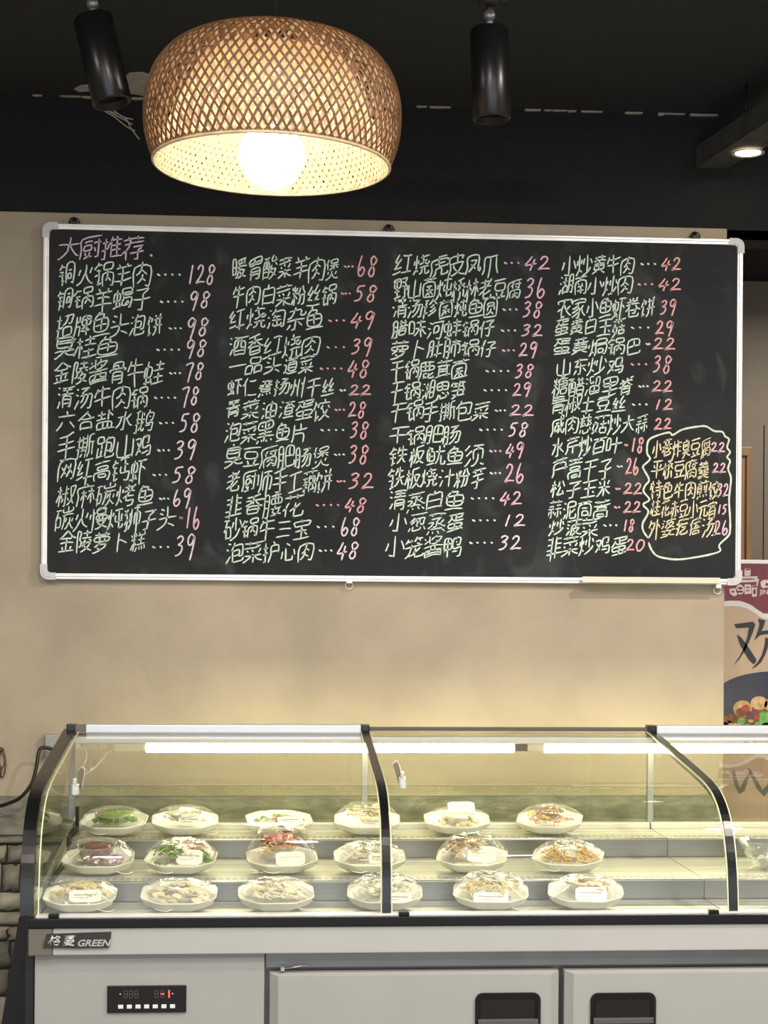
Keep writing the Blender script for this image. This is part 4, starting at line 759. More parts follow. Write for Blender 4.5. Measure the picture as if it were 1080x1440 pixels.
def prof_in(t):
    pts = [(.275, .002), (.262, .05), (.238, .105), (.212, .16), (.190, .21), (.165, .245), (.12, .262), (.06, .268), (.03, .27)]
    x = t * (len(pts) - 1); i = min(int(x), len(pts) - 2); f = x - i
    return pts[i][0] * (1 - f) + pts[i + 1][0] * f, pts[i][1] * (1 - f) + pts[i + 1][1] * f
def weave(prof, n, twist, width, steps, lift, thick=0.0):
    b = MB()
    for sgn in (-1, 1):
        for k in range(n):
            a0 = 2 * pi * k / n + random.uniform(-.004, .004); vs = []
            for i in range(steps + 1):
                t = i / steps; r, z = prof(t)
                a = a0 + sgn * twist * t
                r += lift * sgn + lift * .6 * sin(i * pi)
                da = width / max(r, .06) / 2
                ww = da * (min(1, r / .18) ** .6)
                for s_ in (-1, 1):
                    aa = a + s_ * ww
                    vs.append((r * cos(aa), r * sin(aa), z))
                if thick:
                    rr = r - thick
                    for s_ in (1, -1):
                        aa = a + s_ * ww; vs.append((rr * cos(aa), rr * sin(aa), z - thick * .3))
            m = 4 if thick else 2
            fs = []
            for i in range(steps):
                if thick:
                    for q in range(4): fs.append((i * 4 + q, i * 4 + (q + 1) % 4, (i + 1) * 4 + (q + 1) % 4, (i + 1) * 4 + q))
                else: fs.append((2 * i, 2 * i + 1, 2 * i + 3, 2 * i + 2))
            b.add(vs, fs)
    return b
def bamboo(name, c, c2, trans):
    m = mat(name, c, .55, col2=c2, vscale=30); nt = m.node_tree; bsd = nt.nodes['Principled BSDF']
    out = [n for n in nt.nodes if n.type == 'OUTPUT_MATERIAL'][0]
    tr = nt.nodes.new('ShaderNodeBsdfTranslucent'); tr.inputs[0].default_value = (*trans[1], 1)
    mx = nt.nodes.new('ShaderNodeMixShader'); mx.inputs[0].default_value = trans[0]
    nt.links.new(bsd.outputs[0], mx.inputs[1]); nt.links.new(tr.outputs[0], mx.inputs[2]); nt.links.new(mx.outputs[0], out.inputs[0]); return m
M_out = bamboo('rattan_strand', (.12, .06, .03), (.22, .115, .06), (.10, (.7, .42, .2)))
M_in = bamboo('bamboo_liner', (.72, .56, .36), (.85, .70, .48), (.55, (.98, .80, .55)))
o = weave(prof_out, 84, 1.02, .0058, 40, .0012, .0016).build('outer_weave', M_out, pend, True); o['kind'] = 'stuff'; o['label'] = 'open diamond weave of thin brown rattan strands'
o = weave(prof_in, 92, 1.1, .0135, 26, .0012).build('inner_weave', M_in, pend, True); o['kind'] = 'stuff'; o['label'] = 'dense pale bamboo liner glowing inside'
def prof_mid(t):
    r, z = prof_out(t); return r - .0075, z - .001
M_mid = bamboo('cream_strand', (.62, .50, .34), (.80, .68, .50), (.35, (.95, .80, .55)))
o = weave(prof_mid, 64, .8, .0075, 30, .0012).build('middle_weave', M_mid, pend, True); o['kind'] = 'stuff'; o['label'] = 'cream bamboo strands just inside the brown ones'
b = MB()
for rr, zz, r3 in ((.279, 0, .0042), (.277, .008, .003)):
    b.tube([(rr * cos(a), rr * sin(a), zz) for a in [i * 2 * pi / 72 for i in range(73)]], r3, 6, caps=False)
b.build('rim_hoop', mat('rim_bamboo', (.55, .42, .25), .5, var=.2, vscale=30), pend, True)
MB().lathe([(0, .30), (.04, .30), (.045, .306), (.04, .314), (.012, .32), (.008, .33), (0, .33)], (0, 0, 0), 24).build('top_cap', M_matte, pend, True)
MB().tube([(0, 0, .32), (0, 0, CEIL - pc.z - .003)], .003, 8).build('cord', M_matte, pend, True)
MB().lathe([(0, .06), (.02, .062), (.022, .1), (.022, .30), (0, .30)], (0, 0, 0), 20).build('lamp_holder', M_matte, pend, True)
b = MB(); R = .078; b.lathe([(R * sin(pi * i / 16), .022 - R * cos(pi * i / 16)) for i in range(17)], (0, 0, 0), 32)
o = b.build('bulb', emis('bulb_glow', (1.0, .93, .86), 34.0), pend, True); o['label'] = 'glowing white globe bulb'

# ------------------------------------------------------------------ track spotlights
def spot(top, bot, label):
    top = Vector(top); bot = Vector(bot); ax = (bot - top); L = ax.length; ax.normalize()
    t = thing('track_spotlight', label, 'spotlight', (top.x, top.y, top.z), group='black cylinder track spotlights')
    rot = Vector((0, 0, -1)).rotation_difference(ax).to_matrix()
    r = .0495
    MB().lathe([(0, 0), (r - .004, 0), (r, -.004), (r, -L + .003), (r - .003, -L), (r - .006, -L), (r - .008, -L + .02), (0, -L + .025)], top, 40, rot=rot).build('cylinder_body', M_spot, t)
    MB().lathe([(0, -L + .024), (r - .009, -L + .02), (r - .009, -L + .018), (0, -L + .02)], top, 32, rot=rot).build('lens', mat('spot_lens_off', (.012, .012, .012), .3), t)
    j = top + Vector((.0, 0, .035))
    b = MB(); b.tube([top - ax * -.002, j], .011, 12); b.lathe([(0, -.014), (.014, -.014), (.016, 0), (.014, .014), (0, .014)], j, 16, rot=Matrix.Rotation(pi / 2, 3, 'X'))
    b.build('swivel_joint', M_steel2, t)
    b = MB(); b.tube([j, (j.x, j.y, 3.215)], .009, 12); b.lathe([(0, 3.205), (.024, 3.205), (.03, 3.22), (.03, 3.228), (0, 3.228)], (j.x, j.y, 0), 24)
    b.box(j.x - .035, j.x + .05, j.y - .016, j.y + .016, 3.226, 3.252, bev=.003)
    b.build('track_adapter', M_matte, t)
M_spot = mat('satin_black_metal', (.02, .02, .022), .30, .6, spec=.6)
spot((-.433, 4.3, 3.145), (-.380, 4.285, 2.925), 'black cylinder spotlight at upper left, tilted towards the lamp shade')
spot((.576, 4.3, 3.148), (.584, 4.297, 2.915), 'black cylinder spotlight hanging straight down, right of the woven pendant')
t = thing('lighting_track', 'black lighting track above the two cylinder spotlights, out of view', 'track', (0, 4.3, 3.25))
MB().box(-1.3, 1.6, 4.283, 4.317, 3.252, 3.28, bev=.002).build('rail', M_matte, t)
for x in (-1.2, .15, 1.5): MB().tube([(x, 4.3, 3.275), (x, 4.3, CEIL)], .004, 8).build('drop_rod', M_matte, t)
# fibres hanging from the damaged corner
b = MB()
random.seed(9)
for pts in ([(140, 152), (150, 158), (163, 166), (178, 178), (190, 184)], [(146, 152), (160, 161), (174, 168), (186, 175)], [(150, 156), (165, 160), (178, 168), (184, 180), (196, 196)], [(142, 150), (156, 152), (170, 163), (187, 168)]):
    q = [P(x, y, 5.785) for x, y in pts]; b.tube(catmull(q, 3), .0022, 5)
o = b.build('frayed_fibre', mat('pale_fibre', (.5, .45, .36), .8)); tag(o, 'pale frayed fibres hanging on the black wall below the left spotlight', 'fibre')

# ------------------------------------------------------------------ display case
XL, XR = -.60, 2.235
case = thing('display_case', 'long refrigerated glass display counter with white cabinet and black trim below the blackboard', 'display case', (.8, 5.0, 0))
BY = 4.47   # cabinet front
def cpart(name, mb, m, parent=case, label=None):
    o = mb.build(name, m, parent)
    if label: o['label'] = label
    return o
b = MB(); b.box(XL + .015, XR, 4.52, 5.5, .1, .745); cpart('cabinet_body', b, M_steel2)
cpart('control_panel', MB().box(-.583, .018, BY, 4.53, .1, .744, bev=.003), M_white, label='plain white front panel beside the doors')
cpart('side_panel', MB().box(XL - .012, XL + .014, 4.49, 5.5, .08, .83, bev=.003), M_matte, label='black side panel')
cpart('recess_rail', MB().box(.02, XR, 4.492, 4.522, .70, .746, bev=.002), M_steel2)
cpart('plinth', MB().box(XL + .02, XR, 4.56, 5.46, .0, .1), M_matte)
cpart('front_band', MB().box(-.534, XR, 4.447, 4.5, .747, .817, bev=.003), M_band, label='white enamel band below the glass')
cpart('end_cap', MB().box(-.597, -.535, 4.445, 4.5, .746, .817, bev=.003), M_cap, label='taupe plastic end of the band')
cpart('bumper', MB().box(XL, XR, 4.44, 4.52, .819, .8435, bev=.003), M_gloss, label='glossy black sill under the glass')
cpart('sill_channel', MB().box(XL + .02, XR, 4.463, 4.495, .8435, .848), M_alu)
# doors
for x0, x1, hx in ((.032, .803, (668, 760)), (.819, 1.59, (830, 922)), (1.606, 2.225, None)):
    b = MB(); z0, z1, y0, y1, ch = .14, .693, 4.448, 4.49, .022
    vs = [(x0, y1, z0), (x1, y1, z0), (x1, y1, z1), (x0, y1, z1), (x0, y0 + .016, z0), (x1, y0 + .016, z0), (x1, y0 + .016, z1), (x0, y0 + .016, z1),
          (x0 + ch, y0, z0 + ch), (x1 - ch, y0, z0 + ch), (x1 - ch, y0, z1 - .006), (x0 + ch, y0, z1 - .006)]
    b.add(vs, [(0, 3, 2, 1), (0, 1, 5, 4), (1, 2, 6, 5), (2, 3, 7, 6), (3, 0, 4, 7), (4, 5, 9, 8), (5, 6, 10, 9), (6, 7, 11, 10), (7, 4, 8, 11), (8, 9, 10, 11)])
    d = cpart('door', b, M_white)
    if hx: a = P(hx[0], 1400, y0).x; c = P(hx[1], 1400, y0).x
    else: a, c = x0 + .07, x0 + .245
    zt, zb_ = P(hx[0] if hx else 830, 1396, y0).z, .50
    def rrect(x0, x1, z0, z1, r, n=5):
        o = []
        for cx, cz, s in ((x1 - r, z1 - r, 0), (x0 + r, z1 - r, 1), (x0 + r, z0 + r, 2), (x1 - r, z0 + r, 3)):
            for i in range(n + 1): t_ = (s + i / n) * pi / 2; o.append((cx + r * cos(t_), cz + r * sin(t_)))
        return o
    hb = MB()
    o1 = rrect(a, c, zb_, zt, .02); o2 = rrect(a + .006, c - .006, zb_ + .006, zt - .006, .016); o3 = rrect(a + .016, c - .016, zb_ + .016, zt - .02, .01)
    n = len(o1); vs = [(p[0], y0 - .001, p[1]) for p in o1] + [(p[0], y0 - .006, p[1]) for p in o1] + [(p[0], y0 - .005, p[1]) for p in o2] + [(p[0], y0 - .0005, p[1]) for p in o3]
    fs = []
    for k in range(3):
        for i in range(n): fs.append((k * n + i, k * n + (i + 1) % n, (k + 1) * n + (i + 1) % n, (k + 1) * n + i))
    fs.append([3 * n + i for i in range(n)])
    hb.add(vs, fs)
    h = cpart('handle', hb, M_gloss, d, 'glossy black recessed pull')
    zz = P(700, 1434, y0).z
    cpart('handle', MB().box(a + .007, c - .007, y0 - .012, y0 - .0005, zz - .012, zz + .003, bev=.002), mat('grip_lip', (.08, .08, .08), .3), d, 'grip lip of the recessed pull')
p0 = P(398, 1362, 4.46); p1 = P(432, 1357, 4.46)
cpart('hinge', MB().tube([p0, p1], .0022, 6).box(p0.x - .006, p0.x + .004, 4.455, 4.475, p0.z - .006, p0.z + .003), M_chrome)
# controller
a = P(151, 1386, BY); c = P(262, 1423, BY)
ctl = cpart('controller', MB().box(a.x, c.x, BY - .006, BY + .002, c.z, a.z, bev=.002), M_gloss, label='black digital temperature controller')
cw = c.x - a.x; chh = a.z - c.z
seg7 = {'8': 'abcdefg', '1': 'bc', '-': 'g'}
M_dim = mat('unlit_segment', (.10, .085, .07), .5); M_led = emis('red_led', (1, .04, .02), 5.0)
def digit(b, ch, x, z, w, h, t):
    S = {'a': (x, x + w, z + h - t, z + h), 'g': (x, x + w, z + h / 2 - t / 2, z + h / 2 + t / 2), 'd': (x, x + w, z, z + t),
         'f': (x, x + t, z + h / 2, z + h), 'b': (x + w - t, x + w, z + h / 2, z + h), 'e': (x, x + t, z, z + h / 2), 'c': (x + w - t, x + w, z, z + h / 2)}
    for s in seg7[ch]: q = S[s]; b.box(q[0], q[1], BY - .0075, BY - .0055, q[2], q[3])
b = MB()
for k in range(3): digit(b, '8', a.x + cw * (.21 + .067 * k), c.z + chh * .56, cw * .048, chh * .27, .0013)
for k in range(2): digit(b, '8', a.x + cw * (.60 + .072 * k), c.z + chh * .56, cw * .048, chh * .27, .0013)
cpart('display_digits', b, M_dim, ctl, 'unlit 888 segment digits')['kind'] = 'stuff'
b = MB(); b.box(a.x + cw * .68, a.x + cw * .72, BY - .0082, BY - .0055, c.z + chh * .68, c.z + chh * .71)
cpart('lit_segment', b, M_led, ctl, 'red lit minus sign'); b = MB()
b.box(a.x + cw * .775, a.x + cw * .79, BY - .0082, BY - .0055, c.z + chh * .56, c.z + chh * .83)
cpart('lit_segment', b, M_led, ctl, 'red lit digit 1')
for k in range(7):
    x = a.x + cw * (.14 + .109 * k)
    cpart('button', MB().box(x, x + cw * .065, BY - .0095, BY - .0055, c.z + chh * .17, c.z + chh * .31, bev=.0012), mat('button_white', (.7, .7, .68), .4), ctl)
for px in (.165, .825): cpart('indicator_light', MB().lathe([(0, 0), (.0014, 0), (.0014, .002), (0, .002)], (a.x + cw * px, BY - .0055, c.z + chh * .70), 8, rot=Matrix.Rotation(pi / 2, 3, 'X')), emis('tiny_led', (.8, .8, .7), .6), ctl)
# badge
a = P(63, 1313, 4.447); c = P(156, 1331, 4.447)
M_badge = mat('badge_backing', (.025, .023, .02), .35); M_sil = mat('badge_silver', (.55, .54, .52), .3, .6)
bd = MB().prism([(a.x - .004, c.z), (a.x + .006, a.z), (c.x, a.z + .0045), (c.x + .0015, a.z + .003), (c.x - .004, c.z - .002), (a.x + .08, c.z - .003)], 4.4405, 4.447)
bd = cpart('badge', bd, M_badge, label='black badge with silver maker lettering')
def put_text(body, x, z, y, size, m, parent, name='lettering', extrude=.001, offset=.0, shear=0, xs=1.0, zs=1.0):
    vs, fs = text_mesh(body, size, extrude, offset, shear, xs)
    b = MB(); b.add([(x + v.x, y - v.z, z + v.y * zs) for v in vs], fs); return b.build(name, m, parent)
for k_, ch_ in enumerate('格蔓'):
    b = MB()
    for st in GL[ch_]:
        q = [(a.x + .006 + k_ * .037 + u * .034 + v * .007, 4.4395, c.z + .003 + v * .030) for u, v in st]
        b.tube(q, .0019, 6)
    o = b.build('lettering', M_sil, bd); o['kind'] = 'stuff'
put_text('GREEN', a.x + .083, c.z + .003, 4.4395, .0235, M_sil, bd, offset=.0006, shear=.3, xs=1.16)
# stepped shelves, per bay
AX = [XL, .341, 1.281, 2.222]
M_lip = mat('bright_shelf_lip', (.75, .74, .66), .25, .8)
M_slot = mat('slot_dark', (.08, .08, .07), .6)
for i in range(3):
    x0, x1 = AX[i] + (.018 if i == 0 else .0), AX[i + 1] - .003
    for (z, ya, yb) in ((.945, 5.205, 5.47), (.887, 4.765, 5.20), (.83, 4.50, 4.76)):
        s = cpart('shelf', MB().box(x0, x1, ya, yb, z - .004, z), M_steel)
        cpart('shelf_lip', MB().tube([(x0, ya + .001, z), (x1, ya + .001, z)], .0024, 8), M_lip, s)
        b = MB()
        nsl = 0
        for rowk in range(2):
            yy = ya + .03 + rowk * .025 if z > .84 else ya + .2 + rowk * .02
            if z < .84: continue
            k = x0 + .03
            while k < x1 - .03: b.box(k, k + .012, yy, yy + .005, z, z + .0004); k += .02
        if b.v: o = cpart('vent_slots', b, M_slot, s); o['kind'] = 'stuff'
        if z > .84: cpart('riser', MB().box(x0, x1, ya + .004, ya + .008, z - .0575, z - .0045), M_riser)
    s = cpart('rear_sill', MB().box(x0, x1, 5.44, 5.475, .945, .965, bev=.003), M_steel)
cpart('inner_wall', MB().prism([(4.50, .832), (4.50, .85), (4.62, .90), (5.46, .99), (5.46, .95), (5.21, .945), (5.2, .887), (4.77, .883), (4.765, .832)], XL + .0125, XL + .0155, 'x'), mat('inner_wall_grey', (.42, .42, .36), .45), label='grey end wall beside the shelves')
stp = [(5.44, 1.02), (5.44, .955), (5.205, .95), (5.195, .895), (4.77, .888), (4.76, .835)]
cpart('shelf_bracket', MB().tube([(XL + .022, a_, z_) for a_, z_ in stp], .0065, 6, smooth=False), M_matte, label='dark stepped bracket at the left end of the shelves')
# glass: bent panes
prof = [(5.452, 1.262), (5.1, 1.217), (4.80, 1.178), (4.70, 1.160), (4.64, 1.142), (4.58, 1.108), (4.535, 1.06), (4.505, 1.0), (4.488, .94), (4.480, .89), (4.476, .848)]
def offs(pr, d):
    o = []
    for i, p in enumerate(pr):
        a_ = pr[max(i - 1, 0)]; b_ = pr[min(i + 1, len(pr) - 1)]; t_ = Vector((b_[0] - a_[0], b_[1] - a_[1])).normalized()
        o.append((p[0] + t_.y * d, p[1] - t_.x * d))
    return o
def strip(b, pr, x0, x1, th, d0=0.0, smooth=True):
    o1 = offs(pr, d0); o2 = offs(pr, d0 - th); n = len(pr); vs = []
    for p in o1: vs += [(x0, p[0], p[1]), (x1, p[0], p[1])]
    for p in o2: vs += [(x0, p[0], p[1]), (x1, p[0], p[1])]
    fs = []
    for i in range(n - 1):
        k = 2 * i; fs.append((k, k + 1, k + 3, k + 2)); k2 = 2 * n + k; fs.append((k2, k2 + 2, k2 + 3, k2 + 1))
        fs.append((k, k + 2, k2 + 2, k2)); fs.append((k + 1, k2 + 1, k2 + 3, k + 3))
    fs.append((0, 2 * n, 2 * n + 1, 1)); e = 2 * n - 2; fs.append((e, e + 1, 2 * n + e + 1, 2 * n + e))
    b.add(vs, fs, 0, False); return b
P2 = [(v.x, v.y) for v in catmull([(a_, b_, 0) for a_, b_ in prof], 3)]
for i in range(3):
    x0, x1 = AX[i] + (.0235 if i == 0 else .0125), AX[i + 1] - .0125
    # thin single sheet: one surface with real bend, hinged at the top rail
    g = MB(); n = len(P2); vs = []
    for p in P2: vs += [(x0, p[0], p[1]), (x1, p[0], p[1])]
    g.add(vs, [(2 * k, 2 * k + 1, 2 * k + 3, 2 * k + 2) for k in range(n - 1)], 0, True)
    g = cpart('glass_pane', g, M_glass, label='clear bent glass lid')
    for xe in (x0, x1 - .003): cpart('glass_edge', strip(MB(), P2, xe, xe + .003, .006, .003), M_edge, g, 'pale green ground glass edge')
# arches
for i, x in enumerate(AX):
    w = .011
    b = strip(MB(), P2, x - w - (.012 if i == 0 else 0), x + w, .022, .006)
    cpart('arch_bar', b, M_gloss, label='gloss black bent bar between the glass lids')
    cpart('arch_top_clip', MB().box(x - .014, x + .014, 5.43, 5.475, 1.252, 1.284, bev=.003), M_gloss)
# end glass
cpart('end_glass', MB().prism([(p[0], p[1]) for p in P2] + [(5.46, .97), (4.62, .86)], XL + .0135, XL + .0175, 'x'), M_glass, label='clear end glass at the left')
# rear posts and top rails
for x in AX: cpart('rear_post', MB().box(x - .008, x + .010, 5.452, 5.48, .96, 1.26, bev=.002), mat('post_grey', (.25, .26, .26), .4, .3))
zt1, zt0 = 1.283, 1.257
for i in (0, 2): cpart('top_rail', MB().box(AX[i] + .048 if i == 0 else AX[i] + .014, AX[i + 1] - .014, 5.425, 5.475, zt0, zt1, bev=.003), M_rail, label='pale aluminium top rail')
cpart('top_rail', MB().box(AX[0] + .014, AX[0] + .048, 5.43, 5.475, zt0 + .002, zt1 - .002, bev=.002), M_cap, label='taupe end of the top rail')
cpart('top_rail', MB().box(AX[1] + .014, AX[2] - .014, 5.435, 5.475, 1.264, 1.275, bev=.002), mat('dark_rail', (.07, .06, .05), .4), label='thin dark top rail over the middle lid')
for i in (0, 2): cpart('rail_seal', MB().box(AX[i] + .014, AX[i + 1] - .014, 5.42, 5.43, 1.249, 1.256), M_matte)
cpart('lamp_housing', MB().box(AX[0] + .02, AX[3] - .02, 5.37, 5.43, 1.228, 1.248, bev=.002), M_rail)
rear = cpart('rear_glass', MB().box(AX[0] + .012, AX[3] - .012, 5.460, 5.462, .965, 1.256), M_glass, label='clear rear sliding glass')
# tubes
for xa, xb in ((-.357, .818), (.917, 2.12)):
    zc, yc = 1.213, 5.385
    tb = cpart('light_tube', MB().tube([(xa, yc, zc), (xb, yc, zc)], .0148, 20), M_tube, label='glowing fluorescent tube')
    for xe, s in ((xa, -1), (xb, 1)):
        q = cpart('tube_socket', MB().box(min(xe, xe + s * .10), max(xe, xe + s * .10) if s < 0 else xe + .045, yc - .012, yc + .012, zc - .011, zc + .016, bev=.002), mat('socket_white', (.55, .53, .42), .4), tb)
w0 = P(172, 1054, 5.385)
cpart('lamp_wire', MB().tube(catmull([(w0.x, 5.385, w0.z), P(155, 1056, 5.38), P(145, 1066, 5.38), P(136, 1077, 5.37), P(126, 1085, 5.36), P(118, 1090, 5.35)], 5), .0022, 8)
      .tube(catmull([P(113, 1046, 5.40), P(121, 1056, 5.40), P(121, 1068, 5.39), P(114, 1083, 5.37)], 5), .002, 8)
      .tube([P(131, 1080.5, 5.365), P(124, 1086, 5.36)], .0045, 8), mat('white_wire', (.6, .58, .5), .4))
M_lock = mat('bright_chrome', (.85, .85, .86), .28, .7)
for px, py, lean in ((106, 1103, 1), (565, 1094, -1)):
    c = P(px, py, 5.0); b = MB()
    b.box(c.x - .010, c.x + .012, 4.980, 5.006, c.z - .030, c.z + .004, bev=.004)
    b.box(c.x - .006, c.x + .006, 4.975, 5.01, c.z + .002, c.z + .02, bev=.003)
    b.tube([(c.x + .002, 4.98, c.z - .02), (c.x + .002, 4.965, c.z - .02)], .008, 14)
    g = cpart('glass_lock', b, M_lock, label='chrome lock under the glass lid')
    k = .018 * lean
    cpart('lock_arm', MB().prism([(c.x + k - .010, c.z + .045), (c.x + k + .008, c.z + .047), (c.x + k * .4 + .010, c.z - .012), (c.x + k * .4 - .003, c.z - .016)], 4.995, 5.003), M_cap, g)
    cpart('lock_arm', MB().tube(catmull([(c.x + k - .011, 4.993, c.z + .04), (c.x + k, 4.993, c.z + .052), (c.x + k + .009, 4.993, c.z + .04), (c.x + k * .5 + .011, 4.993, c.z - .01)], 4), .0018, 6), M_lock, g, 'bright edge of the lock arm')
for px in (76, 568, 1003):
    c = P(px, 1284, 4.465); cpart('hinge', MB().box(c.x - .014, c.x + .014, 4.455, 4.474, .843, .853, bev=.002), M_gloss, label='small glass hinge on the sill')
# ------------------------------------------------------------------ plates of food
def F_(n, c, c2=None, r=.5, vs=60): return mat(n, c, r, col2=c2, vscale=vs, coat=.2)
FM = {'green': F_('green_leaf', (.10, .20, .03), (.22, .34, .08)), 'cab': F_('pale_cabbage', (.55, .60, .32), (.68, .70, .5)),
      'cream': F_('cream_food', (.62, .55, .36), (.74, .68, .50)), 'red': F_('raw_red_meat', (.42, .10, .07), (.6, .32, .26)),
      'pink': F_('pink_meat', (.58, .30, .22), (.70, .50, .40)), 'purple': F_('purple_onion', (.33, .17, .24), (.58, .45, .50)),
      'orange': F_('orange_shreds', (.62, .36, .10), (.70, .50, .18)), 'brown': F_('brown_mushroom', (.28, .17, .08), (.55, .42, .26)),
      'yellow': F_('yellow_tofu_skin', (.62, .50, .20), (.70, .60, .32)), 'white': F_('white_noodle', (.72, .70, .60), (.80, .78, .68)),
      'dark': F_('dark_sauce', (.10, .03, .02), (.2, .07, .05))}
def octo(w, d, cut, z, n=3):
    """rounded octagon outline"""
    hx, hy = w / 2, d / 2; cx, cy = cut * w / 2, cut * d / 2
    c = [(hx, -hy + cy), (hx, hy - cy), (hx - cx, hy), (-hx + cx, hy), (-hx, hy - cy), (-hx, -hy + cy), (-hx + cx, -hy), (hx - cx, -hy)]
    out = []
    for i in range(8):
        p, q, r = Vector(c[i - 1]), Vector(c[i]), Vector(c[(i + 1) % 8])
        a_ = q.lerp(p, .15); b_ = q.lerp(r, .15)
        for k in range(n + 1):
            t = k / n; v = a_ * (1 - t) ** 2 + q * 2 * t * (1 - t) + b_ * t * t; out.append((v.x, v.y, z))
    return out
def loft(rings, capb=True, capt=False):
    b = MB(); n = len(rings[0]); vs = [v for r in rings for v in r]; fs = []
    for j in range(len(rings) - 1):
        for i in range(n): fs.append((j * n + i, j * n + (i + 1) % n, (j + 1) * n + (i + 1) % n, (j + 1) * n + i))
    if capb: fs.append([i for i in range(n)])
    if capt: fs.append([(len(rings) - 1) * n + i for i in range(n)])
    return b.add(vs, fs, 0, True)
PW, PD = .207, .175
plate_me = None
def food(b, kinds, h, seed):
    random.seed(seed)
    for (typ, mi, n, cx, cy, rx, ry) in kinds:
        for _ in range(n):
            a = random.uniform(0, 2 * pi); r = math.sqrt(random.random()); x = cx + rx * r * cos(a); y = cy + ry * r * sin(a)
            e = max(0, 1 - (x / .085) ** 2 - (y / .065) ** 2); z = .016 + h * e ** .5 * random.uniform(.75, 1.0)
            th = random.uniform(0, pi)
            if typ == 'strip':
                L = random.uniform(.02, .042); p = []; ph = random.uniform(-.8, .8)
                for k in range(5):
                    u = (k / 4 - .5) * L; w_ = .006 * sin(k * 1.4 + ph * 3); p.append((x + u * cos(th) - w_ * sin(th), y + u * sin(th) + w_ * cos(th), z + .003 * sin(k + ph * 4) - u * u * 6))
                b.tube(p, .0019, 5, mi)
            elif typ == 'slice':
                R = random.uniform(.011, .019); vs = []; tl = random.uniform(.1, .8)
                for s_ in (0, 1):
                    for k in range(8):
                        t = 2 * pi * k / 8; u, v = R * cos(t), R * .65 * sin(t)
                        vs.append((x + u * cos(th) - v * sin(th), y + (u * sin(th) + v * cos(th)) * .8, z + v * tl + .0028 * s_ + .2 * u * u / R))
                b.add(vs, [list(range(8)), list(range(8, 16))] + [(k, (k + 1) % 8, 8 + (k + 1) % 8, 8 + k) for k in range(8)], mi)
            elif typ == 'chunk':
                R = random.uniform(.008, .014); vs = []; fs = []
                for j in range(5):
                    for k in range(7):
                        f_ = pi * (j + .3) / 4.6; t = 2 * pi * k / 7; q = R * (1 + .25 * noise.noise(Vector((j + x * 90, k, seed))))
                        vs.append((x + q * sin(f_) * cos(t), y + q * sin(f_) * sin(t), z + q * .7 * cos(f_)))
                for j in range(4):
                    for k in range(7): fs.append((j * 7 + k, j * 7 + (k + 1) % 7, (j + 1) * 7 + (k + 1) % 7, (j + 1) * 7 + k))
                fs += [list(range(7)), list(range(28, 35))]
                b.add(vs, fs, mi, True)
            elif typ == 'leaf':
                L = random.uniform(.016, .03); vs = []
                for k in range(4):
                    u = (k / 3 - .5) * L; w_ = .006 * sin(pi * (k + .35) / 3.7)
                    for s_ in (-1, 1): vs.append((x + u * cos(th) - s_ * w_ * sin(th), y + u * sin(th) + s_ * w_ * cos(th), z + .004 * sin(k * 1.3) + .0015 * s_))
                vs += [(a_[0], a_[1], a_[2] - .0012) for a_ in vs]
                fs = []
                for k in range(3): fs += [(2 * k, 2 * k + 1, 2 * k + 3, 2 * k + 2), (8 + 2 * k, 8 + 2 * k + 2, 8 + 2 * k + 3, 8 + 2 * k + 1)]
                fs += [(0, 2, 10, 8), (2, 4, 12, 10), (4, 6, 14, 12), (1, 9, 11, 3), (3, 11, 13, 5), (5, 13, 15, 7)]
                b.add(vs, fs, mi)
